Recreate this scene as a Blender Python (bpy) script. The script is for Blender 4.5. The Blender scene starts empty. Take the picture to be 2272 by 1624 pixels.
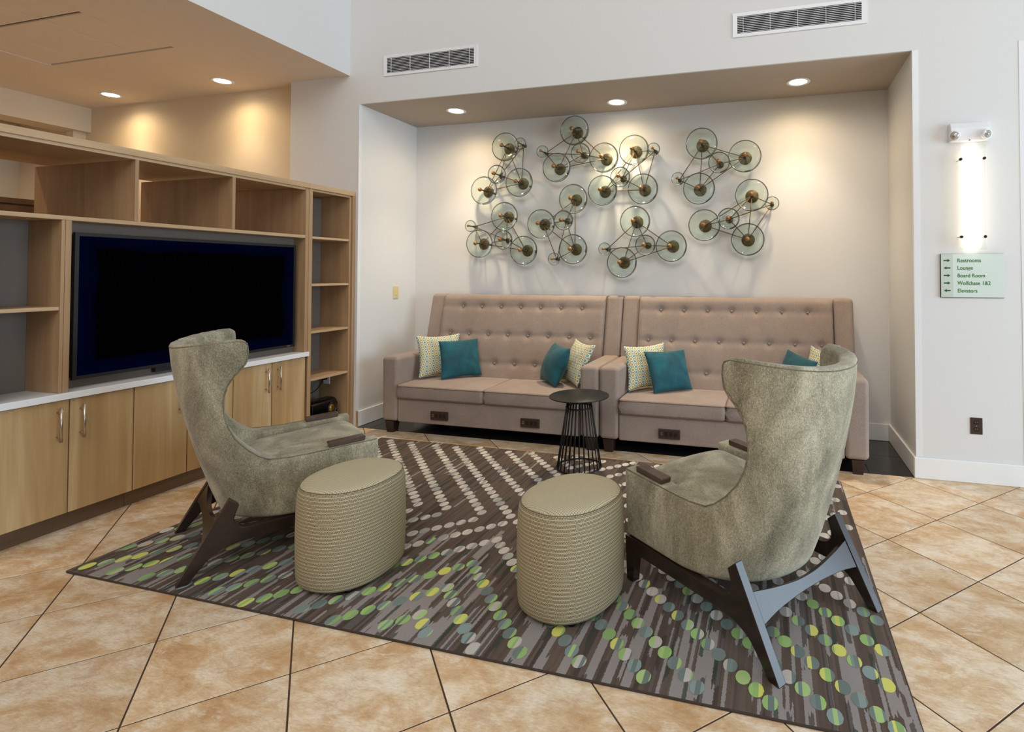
import bpy, bmesh, math, random
from math import sin, cos, pi, radians, sqrt
from mathutils import Vector, Matrix, noise

random.seed(7)
SC = bpy.context.scene
C = SC.collection

# ------------------------------------------------------------------ camera
FPX, PX, PY, W, HT = 1194.864, 1389.017, 580.854, 2272.0, 1624.0
CAMZ = 1.44
yaw, pitch, roll = radians(-15.087), radians(1.186), radians(0.029)
_f = Vector((sin(yaw) * cos(pitch), cos(yaw) * cos(pitch), sin(pitch)))
_r = Vector((cos(yaw), -sin(yaw), 0))
_u = _r.cross(_f)
R2 = _r * cos(roll) + _u * sin(roll)
U2 = -_r * sin(roll) + _u * cos(roll)
cam_d = bpy.data.cameras.new('camera')
cam = bpy.data.objects.new('camera', cam_d)
C.objects.link(cam)
cam_d.sensor_width = 36.0
cam_d.sensor_fit = 'HORIZONTAL'
cam_d.lens = FPX / W * 36.0
cam_d.shift_x = (W / 2 - PX) / W
cam_d.shift_y = (PY - HT / 2) / W
cam_d.clip_start = 0.05
cam.matrix_world = Matrix(((R2.x, U2.x, -_f.x, 0), (R2.y, U2.y, -_f.y, 0), (R2.z, U2.z, -_f.z, CAMZ), (0, 0, 0, 1)))
SC.camera = cam


def ray(x, y):
    return R2 * ((x - PX) / FPX) - U2 * ((y - PY) / FPX) + _f


def on_y(x, y, Y):
    d = ray(x, y)
    return Vector((0, 0, CAMZ)) + d * (Y / d.y)


# ------------------------------------------------------------------ light
SC.view_settings.view_transform = 'Standard'
SC.view_settings.look = 'None'
SC.view_settings.exposure = 0.0
SC.view_settings.gamma = 1.0
SC.view_settings.use_curve_mapping = False
world = bpy.data.worlds.new('world')
SC.world = world
world.use_nodes = True
bg = world.node_tree.nodes['Background']
bg.inputs[0].default_value = (1.0, 0.985, 0.965, 1)
bg.inputs[1].default_value = 0.37


def area_light(name, loc, target, sx, sy, power, col):
    l = bpy.data.lights.new(name, 'AREA')
    l.shape = 'RECTANGLE'
    l.size, l.size_y = sx, sy
    l.energy = power
    l.color = col
    o = bpy.data.objects.new(name, l)
    C.objects.link(o)
    o.location = loc
    o.rotation_euler = (Vector(target) - Vector(loc)).to_track_quat('-Z', 'Y').to_euler()
    return o


# tall glazed entrance to the right of the seating group
area_light('window_daylight', (6.6, 1.6, 1.75), (-1.0, 2.6, 1.2), 5.2, 3.2, 390, (0.62, 0.82, 1.0))
# unseen broad area light high behind the camera, brightening the front wall
area_light('unseen_overhead_fill', (0.5, -2.5, 5.6), (-0.6, 3.4, 1.2), 7.0, 3.5, 225, (1.0, 0.965, 0.92))


# ------------------------------------------------------------------ materials
def lin(r, g, b):
    f = lambda c: (c / 255) / 12.92 if c / 255 <= 0.04045 else ((c / 255 + 0.055) / 1.055) ** 2.4
    return (f(r), f(g), f(b), 1)


class NT:
    def __init__(self, name):
        self.m = bpy.data.materials.new(name)
        self.m.use_nodes = True
        self.t = self.m.node_tree
        self.n = self.t.nodes
        self.b = self.n['Principled BSDF']
        self.out = self.n['Material Output']

    def add(self, typ, **kw):
        nd = self.n.new(typ)
        for k, v in kw.items():
            setattr(nd, k, v)
        return nd

    def link(self, a, b):
        self.t.links.new(a, b)

    def val(self, sock, v):
        if hasattr(v, 'is_output') or isinstance(v, bpy.types.NodeSocket):
            self.link(v, sock)
        else:
            sock.default_value = v

    def math(self, op, a, b=0.0, clamp=False):
        nd = self.add('ShaderNodeMath', operation=op, use_clamp=clamp)
        self.val(nd.inputs[0], a)
        self.val(nd.inputs[1], b)
        return nd.outputs[0]

    def mix(self, fac, a, b, mode='MIX'):
        nd = self.add('ShaderNodeMix', data_type='RGBA', blend_type=mode)
        self.val(nd.inputs[0], fac)
        self.val(nd.inputs[6], a)
        self.val(nd.inputs[7], b)
        return nd.outputs[2]

    def noise(self, vec, scale, detail=3, rough=0.55, dist=0.0):
        nd = self.add('ShaderNodeTexNoise')
        nd.inputs['Scale'].default_value = scale
        nd.inputs['Detail'].default_value = detail
        nd.inputs['Roughness'].default_value = rough
        nd.inputs['Distortion'].default_value = dist
        if vec is not None:
            self.link(vec, nd.inputs['Vector'])
        return nd.outputs['Fac']

    def coord(self, kind='Object'):
        return self.add('ShaderNodeTexCoord').outputs[kind]

    def pos(self):
        return self.add('ShaderNodeNewGeometry').outputs['Position']

    def mapping(self, vec, scale=(1, 1, 1), rot=(0, 0, 0), loc=(0, 0, 0)):
        nd = self.add('ShaderNodeMapping')
        self.link(vec, nd.inputs[0])
        nd.inputs['Scale'].default_value = scale
        nd.inputs['Rotation'].default_value = rot
        nd.inputs['Location'].default_value = loc
        return nd.outputs[0]

    def ramp(self, fac, stops):
        nd = self.add('ShaderNodeValToRGB')
        el = nd.color_ramp.elements
        while len(el) > len(stops):
            el.remove(el[-1])
        while len(el) < len(stops):
            el.new(0.5)
        for e, (p, c) in zip(el, stops):
            e.position = p
            e.color = c if len(c) == 4 else (*c, 1)
        self.link(fac, nd.inputs[0])
        return nd.outputs[0]

    def bump(self, h, strength=0.3, dist=0.002):
        nd = self.add('ShaderNodeBump')
        nd.inputs['Strength'].default_value = strength
        nd.inputs['Distance'].default_value = dist
        self.link(h, nd.inputs['Height'])
        self.link(nd.outputs[0], self.b.inputs['Normal'])

    def set(self, **kw):
        for k, v in kw.items():
            self.val(self.b.inputs[k.replace('_', ' ')], v)
        return self


MATS = {}


def plain(name, col, rough=0.5, metal=0.0, bump=None, **kw):
    t = NT(name)
    t.set(Base_Color=col, Roughness=rough, Metallic=metal)
    for k, v in kw.items():
        t.val(t.b.inputs[k.replace('_', ' ')], v)
    # slight unevenness so that no surface is perfectly flat in tone
    p = t.pos()
    n = t.noise(p, 9, 3)
    c = t.mix(t.math('MULTIPLY', n, 0.22), col, tuple(x * 0.82 for x in col[:3]) + (1,))
    t.link(c, t.b.inputs['Base Color'])
    if bump:
        t.bump(t.noise(p, bump[0], 3), bump[1], 0.0015)
    MATS[name] = t.m
    return t.m


def emit(name, col, strength):
    t = NT(name)
    t.set(Base_Color=col, Emission_Color=col, Emission_Strength=strength)
    MATS[name] = t.m


def wall_mat(name, col):
    t = NT(name)
    p = t.pos()
    a = t.noise(t.mapping(p, (220, 220, 40)), 1.0, 2)
    b = t.noise(t.mapping(p, (60, 60, 320)), 1.0, 2)
    h = t.math('ADD', a, b)
    big = t.noise(p, 1.3, 2)
    c = t.mix(t.math('MULTIPLY', h, 0.10), col, tuple(x * 0.75 for x in col[:3]) + (1,))
    c = t.mix(t.math('MULTIPLY', big, 0.06), c, (0.6, 0.58, 0.55, 1))
    t.set(Base_Color=c, Roughness=0.75)
    t.bump(h, 0.12, 0.0008)
    MATS[name] = t.m


def wood_mat(name, c_dark, c_mid, c_light, axis='Z', rough=0.45, scale=1.0, blotch=0.5):
    t = NT(name)
    p = t.pos()
    inf = t.add('ShaderNodeObjectInfo')
    off = t.add('ShaderNodeCombineXYZ')
    t.link(t.math('MULTIPLY', inf.outputs['Random'], 17.0), off.inputs[0])
    t.link(t.math('MULTIPLY', inf.outputs['Random'], 41.0), off.inputs[1])
    t.link(t.math('MULTIPLY', inf.outputs['Random'], 29.0), off.inputs[2])
    v = t.add('ShaderNodeVectorMath', operation='ADD')
    t.link(p, v.inputs[0])
    t.link(off.outputs[0], v.inputs[1])
    s = {'Z': (9, 9, 0.55), 'Y': (9, 0.55, 9), 'X': (0.55, 9, 9)}[axis]
    s2 = {'Z': (130, 130, 3.5), 'Y': (130, 3.5, 130), 'X': (3.5, 130, 130)}[axis]
    broad = t.noise(t.mapping(v.outputs[0], tuple(x * scale for x in s)), 1.0, 4, 0.6, 0.6)
    fine = t.noise(t.mapping(v.outputs[0], tuple(x * scale for x in s2)), 1.0, 3, 0.6)
    c = t.ramp(broad, [(0.25, c_dark), (0.5, c_mid), (0.78, c_light)])
    c = t.mix(t.math('MULTIPLY', fine, blotch), c, tuple(x * 0.62 for x in c_dark[:3]) + (1,), 'MIX')
    t.set(Base_Color=c, Roughness=rough)
    t.bump(fine, 0.08, 0.0006)
    MATS[name] = t.m


wall_mat('wallcover', lin(222, 221, 219))
wall_mat('wallcover_tan', lin(216, 200, 176))
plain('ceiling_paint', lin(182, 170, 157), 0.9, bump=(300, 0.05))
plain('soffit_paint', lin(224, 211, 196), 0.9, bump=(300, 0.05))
plain('acoustic', lin(226, 214, 200), 0.95, bump=(420, 0.35))
plain('white_trim', lin(236, 236, 235), 0.4)
plain('guard', lin(230, 230, 231), 0.35)
plain('white_metal', lin(232, 232, 234), 0.35)
plain('vent_dark', lin(34, 33, 32), 0.7)
plain('quartz', lin(238, 239, 240), 0.22, bump=(90, 0.02))
plain('grey_panel', lin(112, 100, 90), 0.7, bump=(220, 0.15))
plain('black_plastic', lin(20, 20, 21), 0.4)
plain('black_gloss', lin(10, 10, 11), 0.12)
plain('steel', lin(196, 186, 176), 0.28, 1.0)
plain('ivory', lin(222, 202, 142), 0.35)
plain('brown_plate', lin(58, 40, 32), 0.35)
plain('socket_dark', lin(30, 22, 20), 0.3)
plain('black_metal', lin(26, 25, 25), 0.42, 0.3)
plain('bronze_bolt', lin(48, 32, 22), 0.35, 0.7)
plain('gold_mesh', lin(150, 118, 52), 0.35, 0.9)
plain('sign_strip', lin(200, 208, 196), 0.3)
plain('sign_panel', lin(214, 226, 217), 0.22)
plain('sign_edge', lin(36, 52, 44), 0.4)
plain('sign_green', lin(44, 118, 26), 0.5)
plain('arrow_green', lin(14, 78, 26), 0.5)
plain('lens_glass', lin(190, 188, 180), 0.1, 0.4)
plain('grout', lin(74, 54, 42), 0.9)
plain('binding', lin(62, 50, 43), 0.9, bump=(500, 0.3))
plain('cord', lin(16, 16, 17), 0.5)
emit('can_lens', (1.0, 0.86, 0.62, 1), 16.0)
emit('tube_lens', (1.0, 0.88, 0.70, 1), 4.6)

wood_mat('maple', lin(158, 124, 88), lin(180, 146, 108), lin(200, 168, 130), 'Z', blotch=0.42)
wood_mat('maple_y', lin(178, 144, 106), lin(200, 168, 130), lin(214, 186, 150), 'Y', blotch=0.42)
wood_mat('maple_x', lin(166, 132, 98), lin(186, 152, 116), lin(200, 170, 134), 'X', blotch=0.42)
wood_mat('maple_door', lin(164, 130, 86), lin(190, 156, 108), lin(226, 202, 160), 'Z', scale=0.75, blotch=0.3)
wood_mat('toe_wood_gap_shade', lin(98, 76, 56), lin(116, 92, 68), lin(130, 104, 80), 'Y')
wood_mat('espresso', lin(30, 20, 17), lin(42, 29, 24), lin(56, 40, 34), 'Y', rough=0.24, scale=1.4, blotch=0.3)
wood_mat('cap_wood', lin(66, 50, 42), lin(84, 64, 54), lin(100, 78, 66), 'Y', rough=0.35, scale=1.4, blotch=0.3)
wood_mat('sofa_leg', lin(34, 22, 17), lin(48, 32, 25), lin(62, 42, 33), 'Z', rough=0.4)
wood_mat('dark_door', lin(70, 44, 26), lin(92, 60, 36), lin(112, 76, 46), 'Z')


def stone_mat():
    t = NT('travertine')
    p = t.pos()
    inf = t.add('ShaderNodeObjectInfo')
    off = t.add('ShaderNodeCombineXYZ')
    t.link(t.math('MULTIPLY', inf.outputs['Random'], 57.0), off.inputs[0])
    t.link(t.math('MULTIPLY', inf.outputs['Random'], 91.0), off.inputs[1])
    v = t.add('ShaderNodeVectorMath', operation='ADD')
    t.link(p, v.inputs[0])
    t.link(off.outputs[0], v.inputs[1])
    q = t.mapping(v.outputs[0], (1.0, 1.35, 1.0), (0, 0, radians(20)))
    warp = t.noise(q, 3.0, 9, 0.70, 0.7)
    cloud = t.noise(t.mapping(v.outputs[0], (1.0, 1.7, 1.0), (0, 0, radians(16)), (7, 3, 1)), 7.0, 9, 0.76, 0.3)
    fine = t.noise(t.mapping(v.outputs[0], (1, 3.4, 1), (0, 0, radians(18))), 40, 6, 0.75, 0.2)
    c = t.ramp(warp, [(0.34, lin(198, 160, 116)), (0.43, lin(216, 184, 144)), (0.50, lin(226, 202, 168)), (0.56, lin(234, 216, 190)), (0.68, lin(240, 228, 208))])
    vein = t.ramp(cloud, [(0.40, (1, 1, 1)), (0.47, (0.35, 0.35, 0.35)), (0.54, (0, 0, 0))])
    c = t.mix(t.math('MULTIPLY', vein, 0.5), c, lin(186, 138, 88))
    pale = t.ramp(cloud, [(0.55, (0, 0, 0)), (0.62, (1, 1, 1))])
    c = t.mix(t.math('MULTIPLY', pale, 0.6), c, lin(240, 228, 208))
    c = t.mix(t.math('MULTIPLY', t.ramp(fine, [(0.38, (1, 1, 1)), (0.58, (0, 0, 0))]), 0.26), c, lin(158, 116, 80))
    br = t.math('ADD', 0.90, t.math('MULTIPLY', inf.outputs['Random'], 0.18))
    hs = t.add('ShaderNodeHueSaturation')
    hs.inputs['Saturation'].default_value = 1.0
    t.link(br, hs.inputs['Value'])
    t.link(c, hs.inputs['Color'])
    t.set(Base_Color=hs.outputs[0], Roughness=t.math('ADD', 0.34, t.math('MULTIPLY', fine, 0.22)))
    t.bump(t.math('ADD', fine, t.math('MULTIPLY', cloud, 1.5)), 0.16, 0.002)
    MATS['travertine'] = t.m
    t = NT('black_tile')
    p = t.pos()
    n = t.noise(p, 60, 4, 0.7)
    t.set(Base_Color=t.ramp(n, [(0.4, lin(22, 21, 22)), (0.7, lin(44, 43, 44))]), Roughness=0.16)
    MATS['black_tile'] = t.m


stone_mat()


def fabric_mat(name, dark, mid, light, big=5.0, fine=260.0, mott=0.5, bump=0.35, sheen=0.0, rough=0.92, stretch=(1, 1, 1)):
    t = NT(name)
    p = t.mapping(t.coord('Object'), stretch)
    b = t.noise(p, big, 5, 0.65, 0.5)
    f = t.noise(p, fine, 2, 0.7)
    g = t.noise(p, fine * 0.5, 3, 0.7)
    s = t.math('ADD', t.math('MULTIPLY', b, mott), t.math('ADD', t.math('MULTIPLY', f, (1 - mott) * 0.5), t.math('MULTIPLY', g, (1 - mott) * 0.5)))
    c = t.ramp(s, [(0.37, dark), (0.5, mid), (0.63, light)])
    t.set(Base_Color=c, Roughness=rough)
    t.b.inputs['Sheen Weight'].default_value = sheen
    t.b.inputs['Sheen Roughness'].default_value = 0.45
    t.bump(t.math('ADD', f, g), bump, 0.0015)
    MATS[name] = t.m


fabric_mat('chenille', lin(92, 86, 67), lin(150, 143, 119), lin(206, 199, 174), big=4.5, fine=380, mott=0.52, sheen=0.25, stretch=(1, 1, 0.5))
fabric_mat('chenille_seam', lin(84, 78, 60), lin(114, 107, 86), lin(136, 128, 106), big=8)
fabric_mat('taupe', lin(130, 114, 104), lin(150, 133, 122), lin(169, 152, 140), big=3.0, fine=420, mott=0.25, bump=0.3, sheen=0.15)
fabric_mat('taupe_piping', lin(104, 88, 78), lin(120, 102, 92), lin(134, 116, 104), big=6)
fabric_mat('teal', lin(2, 58, 68), lin(5, 78, 90), lin(14, 98, 110), big=7, fine=500, mott=0.55, bump=0.3, sheen=0.12, rough=0.8)


def hex_fabric():
    # cream cushion cover with rows of outlined hexagons, alternately mustard and teal (UV in metres)
    t = NT('hex_print')
    uv = t.add('ShaderNodeUVMap').outputs[0]
    sep = t.add('ShaderNodeSeparateXYZ')
    t.link(uv, sep.inputs[0])
    PU, PV = 0.064, 0.0235
    lim = (PU * PU / 4 + PV * PV) / 2

    def cell(du, dv):
        a = t.math('ADD', t.math('DIVIDE', sep.outputs[0], PU), 20.5 + du)
        b = t.math('ADD', t.math('DIVIDE', sep.outputs[1], 2 * PV), 20.5 + dv)
        au = t.math('MULTIPLY', t.math('ABSOLUTE', t.math('SUBTRACT', t.math('FRACT', a), 0.5)), PU)
        av = t.math('MULTIPLY', t.math('ABSOLUTE', t.math('SUBTRACT', t.math('FRACT', b), 0.5)), 2 * PV)
        m = t.math('ADD', t.math('MULTIPLY', au, PU / 2 / lim), t.math('MULTIPLY', av, PV / lim))
        return t.math('MAXIMUM', m, t.math('DIVIDE', av, PV))
    ma, mb = cell(0.0, 0.0), cell(0.5, 0.5)
    d = t.math('MINIMUM', ma, mb)
    even = t.math('LESS_THAN', ma, mb)
    core = t.math('LESS_THAN', d, 0.50)
    ring = t.math('MULTIPLY', t.math('GREATER_THAN', d, 0.84), t.math('LESS_THAN', d, 0.96))
    nz = t.noise(uv, 140, 2)
    core_c = t.mix(even, lin(190, 172, 34), lin(96, 168, 158))
    c = t.mix(core, lin(238, 233, 214), core_c)
    c = t.mix(ring, c, lin(74, 62, 44))
    c = t.mix(t.math('MULTIPLY', nz, 0.18), c, lin(120, 110, 90))
    t.set(Base_Color=c, Roughness=0.9)
    t.bump(t.noise(uv, 900, 2), 0.2, 0.001)
    MATS['hex_print'] = t.m


hex_fabric()


def knit_mat():
    t = NT('knit')
    uv = t.add('ShaderNodeUVMap').outputs[0]
    sep = t.add('ShaderNodeSeparateXYZ')
    t.link(uv, sep.inputs[0])
    v = t.math('DIVIDE', sep.outputs[1], 0.0155)
    fv = t.math('FRACT', v)
    u = t.math('DIVIDE', sep.outputs[0], 0.0072)
    # two rows of stitches per band plus a smooth pale cord
    rowi = t.math('FLOOR', t.math('MULTIPLY', v, 3.0))
    us = t.math('ADD', u, t.math('MULTIPLY', rowi, 0.5))
    st = t.math('MULTIPLY', t.math('ABSOLUTE', t.math('SUBTRACT', t.math('FRACT', us), 0.5)), 2.0)
    sv = t.math('MULTIPLY', t.math('ABSOLUTE', t.math('SUBTRACT', t.math('FRACT', t.math('MULTIPLY', v, 3.0)), 0.5)), 2.0)
    dot = t.math('SUBTRACT', 1.25, t.math('ADD', t.math('MULTIPLY', st, 0.85), t.math('MULTIPLY', sv, 0.75)), True)
    cord = t.math('LESS_THAN', fv, 0.3)
    h = t.math('MAXIMUM', t.math('MULTIPLY', dot, 0.8), t.math('MULTIPLY', cord, t.math('SUBTRACT', 0.75, t.math('MULTIPLY', sv, 0.35))), True)
    wob = t.noise(uv, 60, 2)
    c = t.ramp(h, [(0.0, lin(80, 72, 56)), (0.35, lin(136, 123, 94)), (0.75, lin(214, 199, 164))])
    c = t.mix(t.math('MULTIPLY', wob, 0.15), c, lin(116, 112, 94))
    t.set(Base_Color=c, Roughness=0.9)
    t.bump(h, 0.6, 0.002)
    MATS['knit'] = t.m
    t = NT('knit_top')
    uv = t.add('ShaderNodeUVMap').outputs[0]
    sep = t.add('ShaderNodeSeparateXYZ')
    t.link(uv, sep.inputs[0])
    a = t.math('ABSOLUTE', t.math('SINE', t.math('MULTIPLY', sep.outputs[0], pi / 0.0085)))
    b = t.math('ABSOLUTE', t.math('SINE', t.math('MULTIPLY', sep.outputs[1], pi / 0.0085)))
    h = t.math('MULTIPLY', a, b)
    n = t.noise(uv, 40, 3)
    c = t.ramp(h, [(0.0, lin(128, 120, 98)), (0.25, lin(188, 176, 146)), (0.8, lin(212, 200, 168))])
    c = t.mix(t.math('MULTIPLY', n, 0.2), c, lin(140, 140, 122))
    t.set(Base_Color=c, Roughness=0.9)
    t.bump(h, 0.5, 0.002)
    MATS['knit_top'] = t.m


knit_mat()


def rug_mat():
    t = NT('rug_ground')
    p = t.pos()
    sep = t.add('ShaderNodeSeparateXYZ')
    t.link(p, sep.inputs[0])
    # woven streaks running away from the seats; greyer and bolder at the near side
    jag = t.math('SUBTRACT', t.noise(t.mapping(p, (60, 110, 1)), 1.0, 1, 0.4), 0.5)
    jag2 = t.math('SUBTRACT', t.noise(t.mapping(p, (90, 12, 1), (0, 0, 0), (3, 5, 0)), 1.0, 1, 0.4), 0.5)
    xx = t.math('ADD', sep.outputs[0], t.math('MULTIPLY', jag, 0.007))
    yy = t.math('ADD', sep.outputs[1], t.math('MULTIPLY', jag2, 0.12))

    def streak(wid, length, seed):
        col = t.math('FLOOR', t.math('DIVIDE', t.math('ADD', xx, 10.0 + seed), wid))
        w1 = t.add('ShaderNodeTexWhiteNoise', noise_dimensions='1D')
        t.link(col, w1.inputs['W'])
        row = t.math('FLOOR', t.math('ADD', t.math('DIVIDE', yy, length), t.math('MULTIPLY', w1.outputs[0], 7.0)))
        cb = t.add('ShaderNodeCombineXYZ')
        t.link(col, cb.inputs[0])
        t.link(row, cb.inputs[1])
        w2 = t.add('ShaderNodeTexWhiteNoise', noise_dimensions='2D')
        t.link(cb.outputs[0], w2.inputs['Vector'])
        return w2.outputs[0]
    near = t.add('ShaderNodeMapRange')
    near.inputs[1].default_value = 3.1
    near.inputs[2].default_value = 2.3
    t.link(t.math('ADD', sep.outputs[1], t.math('MULTIPLY', t.noise(p, 2.2, 2), 0.7)), near.inputs[0])
    g1 = t.math('LESS_THAN', streak(0.034, 0.42, 0.0), t.math('MULTIPLY', near.outputs[0], 0.36))
    g2 = t.math('LESS_THAN', streak(0.013, 0.26, 1.7), t.math('ADD', t.math('MULTIPLY', near.outputs[0], 0.22), 0.03))
    grey = t.math('MAXIMUM', g1, g2)
    dark = t.math('LESS_THAN', streak(0.017, 0.33, 3.1), 0.20)
    green = t.math('LESS_THAN', streak(0.015, 0.16, 5.3), 0.045)
    c = t.mix(streak(0.010, 0.5, 7.7), lin(86, 71, 61), lin(106, 90, 79))
    c = t.mix(t.math('MULTIPLY', grey, 0.9), c, lin(160, 153, 150))
    c = t.mix(t.math('MULTIPLY', dark, 0.75), c, lin(62, 51, 46))
    c = t.mix(t.math('MULTIPLY', green, 0.8), c, lin(36, 62, 50))
    pile = t.noise(p, 700, 2)
    c = t.mix(t.math('MULTIPLY', pile, 0.25), c, lin(58, 50, 46))
    t.set(Base_Color=c, Roughness=0.95)
    t.bump(pile, 0.5, 0.003)
    MATS['rug_ground'] = t.m
    t = NT('rug_dot')
    at = t.add('ShaderNodeVertexColor', layer_name='Col')
    p = t.pos()
    pile = t.noise(p, 700, 2)
    c = t.mix(t.math('MULTIPLY', pile, 0.2), at.outputs[0], lin(100, 92, 84))
    t.set(Base_Color=c, Roughness=0.95)
    t.bump(pile, 0.5, 0.003)
    MATS['rug_dot'] = t.m


rug_mat()


def glass_mat(name, tint, edge, gloss=1.0):
    t = NT(name)
    t.n.remove(t.b)
    lw = t.add('ShaderNodeLayerWeight')
    lw.inputs['Blend'].default_value = 0.5
    tr = t.add('ShaderNodeBsdfTransparent')
    fac = t.math('POWER', lw.outputs['Facing'], 5.0)
    t.link(t.mix(fac, tint, edge), tr.inputs[0])
    gl = t.add('ShaderNodeBsdfGlossy')
    gl.inputs['Roughness'].default_value = 0.03
    fr = t.add('ShaderNodeFresnel')
    fr.inputs['IOR'].default_value = 1.35
    mx = t.add('ShaderNodeMixShader')
    t.link(t.math('MULTIPLY', fr.outputs[0], gloss), mx.inputs[0])
    t.link(tr.outputs[0], mx.inputs[1])
    t.link(gl.outputs[0], mx.inputs[2])
    t.link(mx.outputs[0], t.out.inputs[0])
    MATS[name] = t.m


glass_mat('bubble_glass', (0.915, 0.95, 0.92, 1), (0.78, 0.85, 0.80, 1), 0.9)
glass_mat('clear_glass', (0.97, 0.975, 0.97, 1), (0.8, 0.85, 0.82, 1), 0.6)
t = NT('aged_brass')
p = t.pos()
n = t.noise(p, 45, 5, 0.7)
t.set(Base_Color=t.ramp(n, [(0.35, lin(78, 66, 38)), (0.55, lin(112, 96, 56)), (0.75, lin(150, 126, 72))]), Metallic=0.5, Roughness=0.45)
MATS['aged_brass'] = t.m
plain('knob_brass', lin(156, 112, 66), 0.3, 0.5)
plain('rod_brass', lin(128, 100, 66), 0.4, 0.5)
plain('collar_dark', lin(50, 44, 36), 0.35, 0.1)
t = NT('tv_screen')
uv = t.add('ShaderNodeUVMap').outputs[0]
sep = t.add('ShaderNodeSeparateXYZ')
t.link(uv, sep.inputs[0])
wob = t.math('MULTIPLY', t.math('SUBTRACT', t.noise(uv, 3.0, 1), 0.5), 0.10)
eu = t.math('MINIMUM', sep.outputs[0], t.math('SUBTRACT', 1.0, sep.outputs[0]))
ev = t.math('MINIMUM', sep.outputs[1], t.math('SUBTRACT', 1.0, sep.outputs[1]))
e = t.math('ADD', t.math('MINIMUM', t.math('MULTIPLY', eu, 1.5), ev), wob)
rim = t.ramp(e, [(0.02, (1, 1, 1)), (0.085, (0.55, 0.55, 0.55)), (0.10, (0, 0, 0))])
t.set(Base_Color=(0.0006, 0.0006, 0.0012, 1), Roughness=0.35, Emission_Color=t.mix(rim, (0, 0, 0, 1), (0.0, 0.0006, 0.0085, 1)), Emission_Strength=1.0)
t.b.inputs['Specular IOR Level'].default_value = 0.0
MATS['tv_screen'] = t.m


# ------------------------------------------------------------------ geometry helpers
def new_obj(name, me, mat, parent=None, smooth=False):
    o = bpy.data.objects.new(name, me)
    C.objects.link(o)
    if mat and not me.materials:
        me.materials.append(MATS[mat])
    if parent:
        o.parent = parent
    if smooth:
        me.polygons.foreach_set('use_smooth', [True] * len(me.polygons))
    return o


def mesh(bm, name='m', recalc=True):
    if recalc:
        bmesh.ops.recalc_face_normals(bm, faces=bm.faces)
    me = bpy.data.meshes.new(name)
    bm.to_mesh(me)
    bm.free()
    return me


def tag(o, label, cat=None, group=None, kind=None):
    o['label'] = label
    if cat:
        o['category'] = cat
    if group:
        o['group'] = group
    if kind:
        o['kind'] = kind
    return o


def thing(name, label, cat, loc=(0, 0, 0), rz=0.0, group=None):
    o = bpy.data.objects.new(name, None)
    C.objects.link(o)
    o.empty_display_size = 0.05
    o.location = loc
    o.rotation_euler = (0, 0, rz)
    return tag(o, label, cat, group)


def bm_box(bm, x0, x1, y0, y1, z0, z1):
    vs = [bm.verts.new((x, y, z)) for x in (x0, x1) for y in (y0, y1) for z in (z0, z1)]
    for f in ((0, 1, 3, 2), (4, 6, 7, 5), (0, 4, 5, 1), (2, 3, 7, 6), (0, 2, 6, 4), (1, 5, 7, 3)):
        bm.faces.new([vs[i] for i in f])


def box_mesh(x0, x1, y0, y1, z0, z1, bev=0.0, seg=1, org=(0, 0, 0)):
    bm = bmesh.new()
    ox, oy, oz = org
    bm_box(bm, x0 - ox, x1 - ox, y0 - oy, y1 - oy, z0 - oz, z1 - oz)
    bmesh.ops.recalc_face_normals(bm, faces=bm.faces)
    if bev:
        bmesh.ops.bevel(bm, geom=list(bm.edges), offset=bev, segments=seg, affect='EDGES', profile=0.5)
    return mesh(bm)


def box(name, mat, x0, x1, y0, y1, z0, z1, parent=None, bev=0.0, seg=1, org=None, smooth=False):
    """box given in world metres; under a parent the coordinates are made local to it"""
    if parent is not None and org is None:
        org = tuple(parent.location) if parent.parent is None else tuple(parent.parent.location)
    free = parent is None and org is None
    if free:
        org = ((x0 + x1) / 2, (y0 + y1) / 2, z0)
    o = new_obj(name, box_mesh(x0, x1, y0, y1, z0, z1, bev, seg, org), mat, parent, smooth)
    if parent is None:
        o.location = org
    return o


def struct(name, mat, *boxes, label=None, bev=0.0):
    bm = bmesh.new()
    for b in boxes:
        bm_box(bm, *b)
    o = new_obj(name, mesh(bm), mat)
    o['kind'] = 'structure'
    if label:
        o['label'] = label
    return o


def tube_bm(bm, pts, r, n=8, closed=False):
    pts = [Vector(p) for p in pts]
    rings = []
    m = len(pts)
    prev = None
    for i, p in enumerate(pts):
        a = pts[(i - 1) % m] if (closed or i > 0) else p
        b = pts[(i + 1) % m] if (closed or i < m - 1) else p
        d = (b - a).normalized()
        up = prev if prev is not None else (Vector((0, 0, 1)) if abs(d.z) < 0.9 else Vector((1, 0, 0)))
        x = (up - d * up.dot(d))
        if x.length < 1e-6:
            x = d.orthogonal()
        x.normalize()
        prev = x
        y = d.cross(x)
        rr = r[i] if isinstance(r, (list, tuple)) else r
        rings.append([bm.verts.new(p + (x * cos(2 * pi * k / n) + y * sin(2 * pi * k / n)) * rr) for k in range(n)])
    rng = range(m) if closed else range(m - 1)
    for i in rng:
        A, B = rings[i], rings[(i + 1) % m]
        for k in range(n):
            bm.faces.new((A[k], A[(k + 1) % n], B[(k + 1) % n], B[k]))
    if not closed:
        bm.faces.new(rings[0][::-1])
        bm.faces.new(rings[-1])


def tube(name, mat, pts, r, parent=None, n=8, closed=False, smooth=True):
    bm = bmesh.new()
    tube_bm(bm, pts, r, n, closed)
    return new_obj(name, mesh(bm), mat, parent, smooth)


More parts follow.
